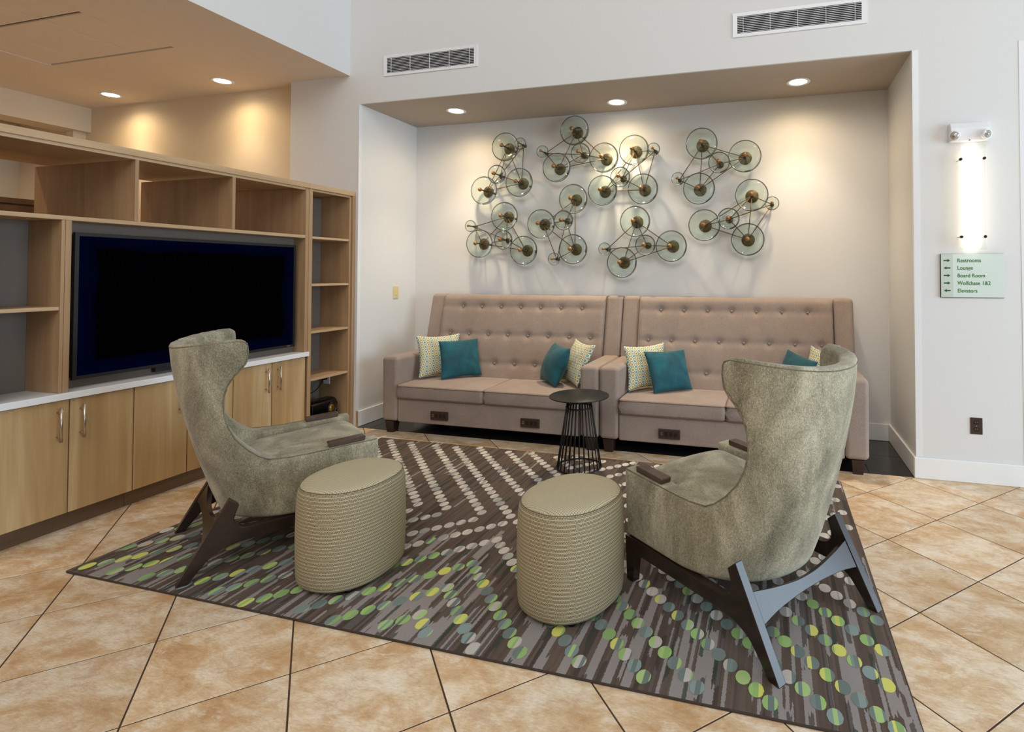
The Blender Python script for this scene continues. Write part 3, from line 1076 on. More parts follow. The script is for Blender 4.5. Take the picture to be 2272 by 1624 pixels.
for k in range(25):
    a = k / 24
    pts.append((-4.035 + 0.02 * sin(a * 5), 4.13 - 0.34 * a, 0.455 - 0.115 * sin(pi * a) + 0.03 * a))
tag(tube('power_cord', 'cord', pts, 0.0045, None, 8), 'black power cord looping inside the bookcase', 'cord')

# ------------------------------------------------------------------ rug
RX0, RX1, RY0, RY1, RT = -3.283, 0.457, 1.820, 4.005, 0.009
t = thing('area_rug', 'brown area rug with crossing chains of green and white dots', 'rug', ((RX0 + RX1) / 2, (RY0 + RY1) / 2, 0))
rcx, rcy = t.location.x, t.location.y
bm = bmesh.new()
bm_box(bm, RX0 - rcx + 0.006, RX1 - rcx - 0.006, RY0 - rcy + 0.006, RY1 - rcy - 0.006, 0.0005, RT)
new_obj('pile', mesh(bm), 'rug_ground', t)
pts = []
for (cx, cy, a0) in ((RX1 - 0.02, RY1 - 0.02, 0), (RX0 + 0.02, RY1 - 0.02, 90), (RX0 + 0.02, RY0 + 0.02, 180), (RX1 - 0.02, RY0 + 0.02, 270)):
    for k in range(5):
        a = radians(a0 + 22.5 * k)
        pts.append((cx + 0.014 * cos(a) - rcx, cy + 0.014 * sin(a) - rcy, 0.0047))
tube('binding', 'binding', pts, 0.0045, t, 8, True)
# dots: four fans of 45 degree chains meeting on the rug's axes
XC, YC = -1.428, 2.862
LEV = [-1.83, -1.63, -1.42, -1.22, -1.02, -0.82, -0.64, -0.44, -0.20, -0.01, 0.225, 0.47, 0.68, 0.88, 1.06]
rnd = random.Random(11)
WHITE = [lin(222, 214, 206), lin(214, 206, 196), lin(206, 199, 188), lin(166, 166, 162), lin(192, 188, 180)]
GREEN = [lin(164, 204, 120), lin(154, 194, 114), lin(140, 160, 158), lin(116, 132, 128), lin(122, 138, 136), lin(224, 224, 112), lin(202, 196, 188), lin(110, 126, 122), lin(176, 208, 132), lin(130, 150, 146), lin(144, 182, 112)]
bm = bmesh.new()
cl = bm.loops.layers.float_color.new('Col')
n_dot = 0


def dot(x, y, whitef):
    rx, ry = 0.0265, 0.0345
    cuts = [-1.0]
    c = -1.0
    while c < 1.0:
        c += rnd.uniform(0.35, 0.95)
        cuts.append(min(c, 1.0))
    if cuts[-1] - cuts[-2] < 0.12:
        cuts.pop(-2)
    main = rnd.choice(WHITE) if whitef else rnd.choice(GREEN)
    zz = RT + 0.0007
    for a, b in zip(cuts, cuts[1:]):
        col = main if rnd.random() < 0.45 else (rnd.choice(WHITE) if whitef else rnd.choice(GREEN))
        ks = [a + (b - a) * i / 4 for i in range(5)]
        up = [(x + rx * k - rcx, y + ry * sqrt(max(0, 1 - k * k)) - rcy) for k in ks]
        dn = [(x + rx * k - rcx, y - ry * sqrt(max(0, 1 - k * k)) - rcy) for k in ks][::-1]
        pp = []
        for q in up + dn:
            if not pp or (abs(q[0] - pp[-1][0]) + abs(q[1] - pp[-1][1]) > 1e-5):
                pp.append(q)
        if abs(pp[0][0] - pp[-1][0]) + abs(pp[0][1] - pp[-1][1]) < 1e-5:
            pp.pop()
        if len(pp) < 3:
            continue
        f = bm.faces.new([bm.verts.new((px, py, zz)) for px, py in pp][::-1])
        for l in f.loops:
            l[cl] = col


for sx in (-1, 1):
    for sy in (-1, 1):
        for d in LEV:
            ph = rnd.uniform(0, 0.03)
            # along the chain: |dy| - |dx| = d
            a = max(0.0, -d) + (0.0 if sx > 0 else 0.0465) + (0.0 if d > 0 else 0.002)
            while True:
                dx, dy = a, a + d
                a += 0.0465 + rnd.uniform(-0.002, 0.002)
                if dy < (0.02 if sy > 0 else 0.001):
                    continue
                x, y = XC + sx * dx, YC + sy * dy
                if dx > 1.95 or dy > 1.25:
                    break
                if not (RX0 + 0.03 < x < RX1 - 0.03 and RY0 + 0.035 < y < RY1 - 0.035):
                    continue
                fade = (2.72 - y) / 0.35 + rnd.uniform(-0.6, 0.6) - 0.25 * abs(x - XC)
                if sy > 0:
                    fade = -1
                dot(x, y, fade < 0.4)
                n_dot += 1
bmesh.ops.recalc_face_normals(bm, faces=bm.faces)
for f in bm.faces:
    if f.normal.z < 0:
        f.normal_flip()
o = new_obj('dot_pattern', mesh(bm, recalc=False), 'rug_dot', t)
o['kind'] = 'stuff'

# ------------------------------------------------------------------ sofas
SY = 4.150                     # front of the arms


def pad_mesh(nx, nz, fn, back):
    """closed pad: front surface fn(u, v) -> point, flat copy behind it shifted by the vector 'back'"""
    bm = bmesh.new()
    F = [[bm.verts.new(fn(i / nx, j / nz)) for i in range(nx + 1)] for j in range(nz + 1)]
    for j in range(nz):
        for i in range(nx):
            bm.faces.new((F[j][i], F[j][i + 1], F[j + 1][i + 1], F[j + 1][i]))
    rim = [F[0][i] for i in range(nx + 1)] + [F[j][nx] for j in range(1, nz + 1)] + [F[nz][i] for i in range(nx - 1, -1, -1)] + [F[j][0] for j in range(nz - 1, 0, -1)]
    B = [bm.verts.new(v.co + Vector(back)) for v in rim]
    n = len(rim)
    for i in range(n):
        j = (i + 1) % n
        bm.faces.new((rim[i], B[i], B[j], rim[j]))
    bm.faces.new(B[::-1])
    return mesh(bm)


def cushion_mesh(w, d, h, crown=0.018, bev=0.018):
    """seat cushion: rounded slab with a crowned top, origin at the middle of its underside"""
    bm = bmesh.new()
    nx, ny = 14, 12
    lev = [(0.0, 0.010), (0.004, 0.003), (0.012, 0.0), (h * 0.5, -0.006), (h - 0.012, 0.0), (h - 0.004, 0.003), (h, 0.010)]
    R = 0.03

    def outline(ins):
        pts = []
        x1, y1 = w / 2 - ins, d / 2 - ins
        for cx, cy, a0 in ((x1 - R, -y1 + R, -90), (x1 - R, y1 - R, 0), (-x1 + R, y1 - R, 90), (-x1 + R, -y1 + R, 180)):
            for k in range(5):
                a = radians(a0 + 22.5 * k)
                pts.append((cx + R * cos(a), cy + R * sin(a)))
        out = []
        for i, p in enumerate(pts):
            q = pts[(i + 1) % len(pts)]
            L = sqrt((p[0] - q[0]) ** 2 + (p[1] - q[1]) ** 2)
            m = max(1, int(L / 0.06))
            for k in range(m):
                out.append((p[0] + (q[0] - p[0]) * k / m, p[1] + (q[1] - p[1]) * k / m))
        return out
    n = None
    rings = []
    for z, ins in lev:
        o = outline(0.012 + ins)
        if n is None:
            n = len(o)
        o = o[:n] if len(o) >= n else o + [o[-1]] * (n - len(o))
        rings.append([bm.verts.new((x, y, z)) for x, y in o])
    for A, B in zip(rings, rings[1:]):
        for i in range(n):
            bm.faces.new((A[i], A[(i + 1) % n], B[(i + 1) % n], B[i]))
    bm.faces.new(rings[0][::-1])
    # crowned top from shrinking rings
    prev = rings[-1]
    for s in (0.85, 0.65, 0.42, 0.2):
        ring = [bm.verts.new((v.co.x * s, v.co.y * s, h + crown * (1 - s ** 2.2))) for v in rings[-1]]
        for i in range(n):
            bm.faces.new((prev[i], prev[(i + 1) % n], ring[(i + 1) % n], ring[i]))
        prev = ring
    bm.faces.new(prev)
    pipes = []
    for z, ins in ((0.012, 0.0), (h - 0.011, 0.0)):
        pipes.append([(x, y, z) for x, y in outline(0.012 + ins - 0.002)])
    return mesh(bm), pipes


def sofa(x0, x1, label):
    cx = (x0 + x1) / 2
    hw = (x1 - x0) / 2
    t = thing('sofa', label, 'sofa', (cx, SY, 0), 0, 'taupe button-tufted sofas in the alcove')
    aw = 0.163
    zb, za = 0.105, 0.682
    yb = 5.045 - SY
    # base with front rail
    o = new_obj('base', box_mesh(-hw + aw + 0.001, hw - aw - 0.001, 0.012, 0.62, zb, 0.316, 0.012, 3), 'taupe', t)
    auto_smooth(o)
    # arms
    for s in (-1, 1):
        xa, xb_ = sorted((s * hw, s * (hw - aw)))
        bm = bmesh.new()
        bm_box(bm, xa, xb_, 0.0, 0.860, zb, za)
        for v in bm.verts:       # arms lean in a touch at the foot
            if v.co.z < 0.3 and v.co.y < 0.1:
                v.co.y += 0.006
        bmesh.ops.recalc_face_normals(bm, faces=bm.faces)
        bmesh.ops.bevel(bm, geom=list(bm.edges), offset=0.034, segments=6, affect='EDGES', profile=0.5)
        auto_smooth(new_obj('arm', mesh(bm), 'taupe', t))
        # wing of the high back
        bm = bmesh.new()
        prof = [(0.604, za - 0.03), (0.640, 0.80), (0.746, 1.224), (yb - 0.005, 1.224), (yb - 0.005, za - 0.03)]
        A = [bm.verts.new((xa + 0.002, y, z)) for y, z in prof]
        B = [bm.verts.new((xb_ + (0.004 if s > 0 else -0.004) * 0, y, z)) for y, z in prof]
        bm.faces.new(A)
        bm.faces.new(B[::-1])
        for i in range(len(prof)):
            j = (i + 1) % len(prof)
            bm.faces.new((A[i], B[i], B[j], A[j]))
        bmesh.ops.recalc_face_normals(bm, faces=bm.faces)
        bmesh.ops.bevel(bm, geom=[e for e in bm.edges if e.calc_face_angle(0) > 0.6], offset=0.034, segments=6, affect='EDGES', profile=0.5)
        auto_smooth(new_obj('wing', mesh(bm), 'taupe', t))
        # legs
        for y in (0.060, 0.80):
            bm = bmesh.new()
            lx = s * (hw - 0.075)
            vs = []
            for z, r in ((0.0, 0.034), (zb - 0.0005, 0.046)):
                vs.append([bm.verts.new((lx + dx * r, y + dy * r, z)) for dx, dy in ((-1, -1), (1, -1), (1, 1), (-1, 1))])
            bm.faces.new(vs[0])
            bm.faces.new(vs[1])
            for i in range(4):
                j = (i + 1) % 4
                bm.faces.new((vs[0][i], vs[0][j], vs[1][j], vs[1][i]))
            bmesh.ops.recalc_face_normals(bm, faces=bm.faces)
            bmesh.ops.bevel(bm, geom=list(bm.edges), offset=0.003, segments=2, affect='EDGES', profile=0.5)
            new_obj('leg', mesh(bm), 'sofa_leg', t)
    # tufted back
    wi = hw - aw - 0.004
    btn = []
    for row, z in enumerate((1.100, 0.832, 0.565)):
        n = 8 if row == 1 else 7
        for k in range(n):
            btn.append(((k - (n - 1) / 2) * 0.2125, z))
    zlo, zhi = 0.330, 1.221

    def face_y(z):
        return 0.535 + (z - 0.45) * 0.245

    def fn(u, v):
        x = -wi + 2 * wi * u
        z = zlo + (zhi - zlo) * v
        y = face_y(z)
        dent = 0.0
        for bx, bz in btn:
            r2 = ((x - bx) ** 2) * 1.0 + ((z - bz) ** 2)
            if r2 < 0.02:
                dent += 0.016 * math.exp(-r2 / 0.0009) + 0.006 * math.exp(-r2 / 0.006)
        for bz in (1.100, 0.832, 0.565):
            dent += 0.005 * math.exp(-((z - bz) / 0.028) ** 2)
        e = min(u, 1 - u) * 2 * wi
        er = max(0.0, 1 - e / 0.03)
        et = max(0.0, 1 - (zhi - z) / 0.05)
        return (x, y + dent + 0.016 * er ** 2 + 0.035 * et ** 2.2 - 0.006, z - 0.002 * et)
    me = pad_mesh(120, 72, fn, (0, 0.12, 0))
    back = new_obj('backrest', me, 'taupe', t)
    auto_smooth(back, 55)
    # solid frame behind the pad
    new_obj('back_frame', prism_mesh([(0.70, 0.32), (0.74, 0.32), (yb, 0.32), (yb, 1.205), (0.86, 1.205)], -hw + aw + 0.003, hw - aw - 0.003, 'YZ', 0.008), 'taupe', t)
    bme = None
    for bx, bz in btn:
        if bme is None:
            bme = lathe_mesh([(0.0005, -0.009), (0.006, -0.0075), (0.0095, -0.003), (0.0095, 0.002), (0.0005, 0.003)], 14, 'Y')
            bme.materials.append(MATS['taupe'])
            bme.polygons.foreach_set('use_smooth', [True] * len(bme.polygons))
        o = new_obj('button', bme, None, back)
        o.location = (bx, face_y(bz) + 0.012, bz)
    # seat cushions with piping
    inner = hw - aw - 0.003
    for s in (-1, 1):
        w = inner
        me, pipes = cushion_mesh(w + 0.018, 0.560, 0.122)
        c = new_obj('seat_cushion', me, 'taupe', t)
        auto_smooth(c, 50)
        c.location = (s * inner / 2, 0.252, 0.3165)
        for p in pipes:
            tube('piping', 'taupe_piping', p, 0.0034, c, 6, True)
    # power modules in the front rail
    for mx in (-0.432, 0.432):
        m = new_obj('power_module', box_mesh(mx - 0.084, mx + 0.084, -0.006, 0.0118, 0.152, 0.224, 0.002, 2), 'brown_plate', t)
        m['label'] = 'dark power strip let into the front rail'
        for k in range(3):
            sx = mx - 0.024 + 0.038 * k
            box_m = box_mesh(sx - 0.013, sx + 0.013, -0.0072, -0.0061, 0.172, 0.204, 0.0004, 1)
            new_obj('socket', box_m, 'socket_dark', m)
        for k in range(2):
            new_obj('usb_port', box_mesh(mx - 0.066, mx - 0.051, -0.0072, -0.0061, 0.181 + 0.014 * k, 0.186 + 0.014 * k, 0.0003, 1), 'steel', m)
    return t


sofa(-3.411, -1.3495, 'taupe tufted high-back sofa on the left, nearest the bookcase')
sofa(-1.3465, 0.668, 'taupe tufted high-back sofa on the right, behind the right armchair')


# ------------------------------------------------------------------ throw pillows
def pillow(mat, BL, BR, TR, TL, label, thick=0.075, seed=0, group=None):
    P = [Vector(p) for p in (BL, BR, TR, TL)]
    nrm = ((P[1] - P[0]).cross(P[3] - P[0])).normalized()
    if nrm.y > 0:
        nrm = -nrm
    N = 22
    bm = bmesh.new()
    uvl = bm.loops.layers.uv.new('UVMap')
    w = ((P[1] - P[0]).length + (P[2] - P[3]).length) / 2
    h = ((P[3] - P[0]).length + (P[2] - P[1]).length) / 2
    org = (P[0] + P[1]) / 2
    rr = random.Random(seed)
    so = Vector((rr.uniform(0, 50), rr.uniform(0, 50), rr.uniform(0, 50)))

    def pt(i, j, side):
        u, v = i / N, j / N
        a, b = 2 * u - 1, 2 * v - 1
        # sides pull in between the corners
        pin = 0.028 if mat == 'teal' else 0.055
        uu = u + (0.5 - u) * pin * 2 * (1 - b * b) * abs(a)
        vv = v + (0.5 - v) * pin * 2 * (1 - a * a) * abs(b)
        p = P[0] * (1 - uu) * (1 - vv) + P[1] * uu * (1 - vv) + P[2] * uu * vv + P[3] * (1 - uu) * vv
        bul = ((1 - a * a) ** 0.55) * ((1 - b * b) ** 0.55)
        wr = noise.noise(so + Vector((u * 3.2, v * 3.2, side))) * 0.008 + noise.noise(so + Vector((u * 9, v * 5, side * 3))) * 0.0035
        return p + nrm * side * (thick * bul + 0.004 + wr * min(1.0, bul * 3)), (u * w, v * h)
    G = {}
    for side in (1, -1):
        for j in range(N + 1):
            for i in range(N + 1):
                p, uv = pt(i, j, side)
                G[(side, i, j)] = (bm.verts.new(p - org), uv)
        for j in range(N):
            for i in range(N):
                q = [G[(side, i, j)], G[(side, i + 1, j)], G[(side, i + 1, j + 1)], G[(side, i, j + 1)]]
                f = bm.faces.new([x[0] for x in q])
                for l, x in zip(f.loops, q):
                    l[uvl].uv = x[1]
    rim = [(i, 0) for i in range(N)] + [(N, j) for j in range(N)] + [(i, N) for i in range(N, 0, -1)] + [(0, j) for j in range(N, 0, -1)]
    for k in range(len(rim)):
        a, b = rim[k], rim[(k + 1) % len(rim)]
        q = [G[(1, *a)], G[(1, *b)], G[(-1, *b)], G[(-1, *a)]]
        f = bm.faces.new([x[0] for x in q])
        for l, x in zip(f.loops, q):
            l[uvl].uv = x[1]
    o = new_obj('throw_pillow', mesh(bm), mat, None, True)
    o.location = org
    return tag(o, label, 'pillow', group)


SZT = 0.462
pillow('hex_print', (-3.164, 4.345, SZT), (-2.895, 4.660, SZT), (-2.985, 4.735, 0.842), (-3.250, 4.415, 0.846), 'hexagon-patterned pillow at the left end of the left sofa, beside its arm', 0.055, 1, 'patterned pillows')
pillow('teal', (-2.925, 4.345, SZT), (-2.690, 4.655, SZT), (-2.775, 4.720, 0.800), (-3.005, 4.420, 0.800), 'teal velvet pillow leaning on the patterned one, left end of left sofa', 0.055, 2, 'teal pillows')
pillow('teal', (-2.055, 4.600, SZT), (-1.790, 4.310, SZT), (-1.690, 4.400, 0.782), (-1.950, 4.690, 0.790), 'teal velvet pillow at the right end of the left sofa, above the side table', 0.085, 3, 'teal pillows')
pillow('hex_print', (-1.885, 4.655, SZT), (-1.610, 4.365, SZT), (-1.478, 4.462, 0.812), (-1.760, 4.735, 0.826), 'hexagon-patterned pillow behind the teal one, right end of the left sofa', 0.05, 4, 'patterned pillows')
pillow('hex_print', (-1.150, 4.340, SZT), (-0.850, 4.630, SZT), (-0.925, 4.715, 0.825), (-1.218, 4.425, 0.818), 'hexagon-patterned pillow at the left end of the right sofa, beside its arm', 0.055, 5, 'patterned pillows')
pillow('teal', (-0.925, 4.305, SZT), (-0.645, 4.535, SZT), (-0.732, 4.645, 0.776), (-1.035, 4.415, 0.780), 'teal velvet pillow leaning on the patterned one, left end of right sofa', 0.055, 6, 'teal pillows')
pillow('teal', (0.000, 4.590, SZT), (0.215, 4.280, SZT), (0.340, 4.365, 0.760), (0.130, 4.680, 0.806), 'teal velvet pillow partly hidden behind the right armchair', 0.055, 7, 'teal pillows')
pillow('hex_print', (0.205, 4.660, SZT), (0.430, 4.375, SZT), (0.530, 4.480, 0.806), (0.318, 4.735, 0.838), 'hexagon-patterned pillow mostly hidden behind the wing of the right armchair', 0.05, 8, 'patterned pillows')


# ------------------------------------------------------------------ side table
t = thing('side_table', 'round black metal side table with a conical cage base between the sofas', 'table', (-1.376, 3.775, RT + 0.0009))
TH = 0.535 - RT
lathe('table_top', 'black_metal', [(0.0005, TH - 0.010), (0.216, TH - 0.010), (0.221, TH - 0.007), (0.221, TH - 0.002), (0.219, TH), (0.0005, TH)], (0, 0, 0), t, 64)
NR = 26
rb, rt_ = 0.163, 0.082
for r, z in ((rb, 0.0065), (rt_, TH - 0.016), (rt_ + 0.014, TH - 0.085)):
    pts = [(r * cos(2 * pi * k / 40), r * sin(2 * pi * k / 40), z) for k in range(40)]
    tube('ring', 'black_metal', pts, 0.0055, t, 8, True)
rm = None
for k in range(NR):
    a = 2 * pi * k / NR
    if rm is None:
        bm = bmesh.new()
        tube_bm(bm, [(rb, 0, 0.004), (rt_, 0, TH - 0.0105)], 0.0044, 6)
        rm = mesh(bm)
        rm.materials.append(MATS['black_metal'])
        rm.polygons.foreach_set('use_smooth', [True] * len(rm.polygons))
    o = new_obj('rod', rm, None, t)
    o.rotation_euler = (0, 0, a)


# ------------------------------------------------------------------ ottomans
def ottoman(cx, cy, a, b, h, rz, label):
    t = thing('ottoman', label, 'ottoman', (cx, cy, RT + 0.0009), rz, 'oval knitted ottomans on the rug')
    n = 72
    zb = 0.016
    ex = 2.25

    def P(k, ins, z):
        th = 2 * pi * k / n
        c, s = cos(th), sin(th)
        return ((a - ins) * math.copysign(abs(c) ** (2 / ex), c), (b - ins) * math.copysign(abs(s) ** (2 / ex), s), z)
    lev = [(zb, 0.020), (zb + 0.005, 0.010), (zb + 0.016, 0.003), (zb + 0.035, 0.0), (0.14, -0.003), (0.24, -0.004), (0.34, -0.002), (h - 0.055, 0.001), (h - 0.030, 0.006), (h - 0.016, 0.013)]
    per = 2 * pi * (a + b) / 2
    bm = bmesh.new()
    uvl = bm.loops.layers.uv.new('UVMap')
    rings = [[bm.verts.new(P(k, ins, z)) for k in range(n)] for z, ins in lev]
    for li, (A, B) in enumerate(zip(rings, rings[1:])):
        for k in range(n):
            f = bm.faces.new((A[k], A[(k + 1) % n], B[(k + 1) % n], B[k]))
            for l, (kk, zz) in zip(f.loops, ((k, lev[li][0]), (k + 1, lev[li][0]), (k + 1, lev[li + 1][0]), (k, lev[li + 1][0]))):
                l[uvl].uv = (per * kk / n, zz)
    bm.faces.new(rings[0][::-1])
    new_obj('side_cover', mesh(bm), 'knit', t, True)
    bm = bmesh.new()
    uvl = bm.loops.layers.uv.new('UVMap')
    tl = [(h - 0.016, 0.0132), (h - 0.007, 0.022), (h - 0.002, 0.034), (h + 0.003, 0.07), (h + 0.007, 0.12), (h + 0.009, 0.17)]
    rings = [[bm.verts.new(P(k, ins, z)) for k in range(n)] for z, ins in tl]
    for A, B in zip(rings, rings[1:]):
        for k in range(n):
            f = bm.faces.new((A[k], A[(k + 1) % n], B[(k + 1) % n], B[k]))
    f = bm.faces.new(rings[-1])
    for f in bm.faces:
        for l in f.loops:
            l[uvl].uv = (l.vert.co.x + 1, l.vert.co.y + 1)
    new_obj('top_cover', mesh(bm), 'knit_top', t, True)
    tube('seam', 'chenille_seam', [P(k, 0.0125, h - 0.0145) for k in range(n)], 0.0016, t, 6, True)
    for sx in (-1, 1):
        for sy in (-1, 1):
            lathe('foot', 'black_plastic', [(0.0005, 0.0), (0.016, 0.0), (0.018, 0.0155), (0.0005, 0.0155)], (sx * a * 0.62, sy * b * 0.58, 0.0003), t, 14)
    return t


ottoman(-1.958, 2.196, 0.243, 0.210, 0.466, radians(88), 'oval beige knitted ottoman beside the left armchair')
ottoman(-0.860, 2.268, 0.243, 0.210, 0.466, radians(72), 'oval beige knitted ottoman beside the right armchair')


# ------------------------------------------------------------------ wing armchairs
def interp(tab, x):
    if x <= tab[0][0]:
        return tab[0][1]
    for (x0, y0), (x1, y1) in zip(tab, tab[1:]):
        if x <= x1:
            return y0 + (y1 - y0) * (x - x0) / (x1 - x0)
    return tab[-1][1]


UBACK = [(0.19, 0.172), (0.25, 0.148), (0.32, 0.122), (0.42, 0.090), (0.51, 0.062), (0.61, 0.035), (0.71, 0.009), (0.82, -0.014), (0.91, -0.030), (1.00, -0.041), (1.12, -0.050)]
UFRONT = [(0.470, 0.560), (0.488, 0.420), (0.500, 0.355), (0.525, 0.305), (0.565, 0.258), (0.62, 0.212), (0.68, 0.183), (0.75, 0.165), (0.82, 0.163), (0.88, 0.175), (0.93, 0.202), (0.958, 0.226), (0.985, 0.246), (1.03, 0.256), (1.08, 0.253), (1.104, 0.240), (1.114, 0.218)]
HWID = [(0.19, 0.350), (0.35, 0.362), (0.6, 0.362), (1.0, 0.358), (1.12, 0.352)]
NEX, DEP = 2.15, 0.36


def path(z, uf, inset_w, inset_b, m=14, straight=True):
    """half outline of the shell in plan from the middle of the back to the front edge: [(s, u)]"""
    w = interp(HWID, z) - inset_w
    ub = interp(UBACK, z) + inset_b
    dep = DEP
    pts = []
    for k in range(m * 4 + 1):
        ph = (pi / 2) * k / (m * 4)
        s = w * abs(sin(ph)) ** (2 / NEX)
        u = ub + dep - dep * abs(cos(ph)) ** (2 / NEX)
        pts.append((s, u))
    # resample up to uf
    L = [pts[0]]
    for p in pts[1:]:
        if p[1] >= uf:
            q = L[-1]
            tt = (uf - q[1]) / max(1e-9, p[1] - q[1])
            L.append((q[0] + (p[0] - q[0]) * tt, uf))
            break
        L.append(p)
    else:
        if straight and uf > L[-1][1]:
            L.append((w, uf))
    # equal arc length resample
    d = [0]
    for a, b in zip(L, L[1:]):
        d.append(d[-1] + sqrt((a[0] - b[0]) ** 2 + (a[1] - b[1]) ** 2))
    out = []
    for k in range(m + 1):
        x = d[-1] * k / m
        for i in range(len(L) - 1):
            if x <= d[i + 1] + 1e-9:
                tt = (x - d[i]) / max(1e-9, d[i + 1] - d[i])
                out.append((L[i][0] + (L[i + 1][0] - L[i][0]) * tt, L[i][1] + (L[i + 1][1] - L[i][1]) * tt))
                break
    return out


def full(half):
    return [(-s, u) for s, u in half[:0:-1]] + half


def rise(z, s):
    k = max(0.0, (z - 0.85) / 0.25)
    return z - 0.040 * k * (1 - (abs(s) / 0.36) ** 2)


def chair_body():
    bm = bmesh.new()
    # high back with wings
    levels = [0.36, 0.42, 0.470, 0.488, 0.500, 0.525, 0.565, 0.62, 0.68, 0.75, 0.82, 0.88, 0.93, 0.958, 0.985, 1.03, 1.08, 1.104, 1.114]
    loops = []
    for z in levels:
        uf = interp(UFRONT, max(z, 0.47))
        th = interp([(0.36, 0.085), (0.75, 0.095), (0.95, 0.074), (1.108, 0.062)], z)
        out = full(path(z, uf, 0.0, 0.0))
        inn = full(path(z, uf - 0.024 * max(0.0, min(1.0, (z - 0.6) / 0.3)), th * 0.85, th))
        lp = [(s, u, rise(z, s)) for s, u in out] + [(s, u, rise(z, s)) for s, u in inn[::-1]]
        loops.append([bm.verts.new(p) for p in lp])
    n = len(loops[0])
    half = n // 2
    for A, B in zip(loops, loops[1:]):
        for k in range(n):
            bm.faces.new((A[k], A[(k + 1) % n], B[(k + 1) % n], B[k]))
    for lp, rv in ((loops[0], True), (loops[-1], False)):
        for k in range(half - 1):
            f = (lp[k], lp[k + 1], lp[n - 2 - k], lp[n - 1 - k])
            bm.faces.new(f[::-1] if rv else f)
    # tub: arms and lower body
    loops = []
    AT = 0.498
    for z in (0.200, 0.210, 0.26, 0.33, 0.40, 0.46, AT):
        ins = 0.008 if z == 0.2 else 0.0
        out = full(path(z, 0.832 - (AT - z) * 0.02 + 0.02, ins, ins, 20))
        inn = full(path(z, 0.832 - (AT - z) * 0.02 + 0.02, 0.088, 0.10, 20))
        loops.append([bm.verts.new((s, u, z + 0.012 * max(0, (u - 0.5) / 0.33) * (1 if z > 0.3 else 0))) for s, u in out + inn[::-1]])
    n = len(loops[0])
    half = n // 2
    for A, B in zip(loops, loops[1:]):
        for k in range(n):
            bm.faces.new((A[k], A[(k + 1) % n], B[(k + 1) % n], B[k]))
    for lp, rv in ((loops[0], True), (loops[-1], False)):
        for k in range(half - 1):
            f = (lp[k], lp[k + 1], lp[n - 2 - k], lp[n - 1 - k])
            bm.faces.new(f[::-1] if rv else f)
    # underbody between the arms
    loops = []
    for z in (0.203, 0.40):
        lp = full(path(z, 0.835, 0.03, 0.03, 20))
        loops.append([bm.verts.new((s, u, z)) for s, u in lp])
    n = len(loops[0])
    for k in range(n):
        bm.faces.new((loops[0][k], loops[0][(k + 1) % n], loops[1][(k + 1) % n], loops[1][k]))
    bm.faces.new(loops[0][::-1])
    bm.faces.new(loops[1])
    me = mesh(bm)
    tmp = bpy.data.objects.new('tmp', me)
    C.objects.link(tmp)
    r = tmp.modifiers.new('r', 'REMESH')
    r.mode = 'VOXEL'
    r.voxel_size = 0.0085
    s = tmp.modifiers.new('s', 'SMOOTH')
    s.factor = 0.5
    s.iterations = 4
    dg = bpy.context.evaluated_depsgraph_get()
    out = bpy.data.meshes.new_from_object(tmp.evaluated_get(dg))
    bpy.data.objects.remove(tmp)
    out.materials.clear()
    out.materials.append(MATS['chenille'])
    out.polygons.foreach_set('use_smooth', [True] * len(out.polygons))
    return out


def chair_seat():
    """loose seat cushion, rising to a soft rolled front edge"""
    nx, ny = 22, 26
    bm = bmesh.new()
    T, Bo = [], []
    for j in range(ny + 1):
        v = j / ny
        rt, rb_ = [], []
        for i in range(nx + 1):
            a = 2 * i / nx - 1
            w = 0.266
            u0 = 0.165
            u = u0 + (0.862 - u0) * v
            if v < 0.35:
                w *= (0.55 + 0.45 * sqrt(max(0, 1 - ((0.35 - v) / 0.35) ** 2)))
            top = 0.452 + 0.045 * v + 0.016 * (1 - a * a)
            fr = max(0.0, (v - 0.86) / 0.14)
            top -= 0.055 * fr ** 2.5
            ed = max(0.0, (abs(a) - 0.85) / 0.15)
            top -= 0.030 * ed ** 2
            bk = max(0.0, (0.12 - v) / 0.12)
            top -= 0.03 * bk ** 2
            rt.append(bm.verts.new((a * w, u, top)))
            rb_.append(bm.verts.new((a * w, u - 0.012 * fr, 0.395)))
        T.append(rt)
        Bo.append(rb_)
    for j in range(ny):
        for i in range(nx):
            bm.faces.new((T[j][i], T[j][i + 1], T[j + 1][i + 1], T[j + 1][i]))
            bm.faces.new((Bo[j][i], Bo[j + 1][i], Bo[j + 1][i + 1], Bo[j][i + 1]))
    for j in range(ny):
        bm.faces.new((T[j][0], T[j + 1][0], Bo[j + 1][0], Bo[j][0]))
        bm.faces.new((T[j][nx], Bo[j][nx], Bo[j + 1][nx], T[j + 1][nx]))
    for i in range(nx):
        bm.faces.new((T[0][i], Bo[0][i], Bo[0][i + 1], T[0][i + 1]))
        bm.faces.new((T[ny][i], T[ny][i + 1], Bo[ny][i + 1], Bo[ny][i]))
    return mesh(bm)


def curve_pts(pts, n=4):
    """Catmull-Rom refinement of a closed or open polygon piece"""
    out = []
    for i in range(len(pts) - 1):
        p0 = Vector(pts[max(0, i - 1)])
        p1, p2 = Vector(pts[i]), Vector(pts[i + 1])
        p3 = Vector(pts[min(len(pts) - 1, i + 2)])
        for k in range(n):
            tt = k / n
            out.append(0.5 * ((2 * p1) + (-p0 + p2) * tt + (2 * p0 - 5 * p1 + 4 * p2 - p3) * tt * tt + (-p0 + 3 * p1 - 3 * p2 + p3) * tt ** 3))
    out.append(Vector(pts[-1]))
    return [tuple(p) for p in out]


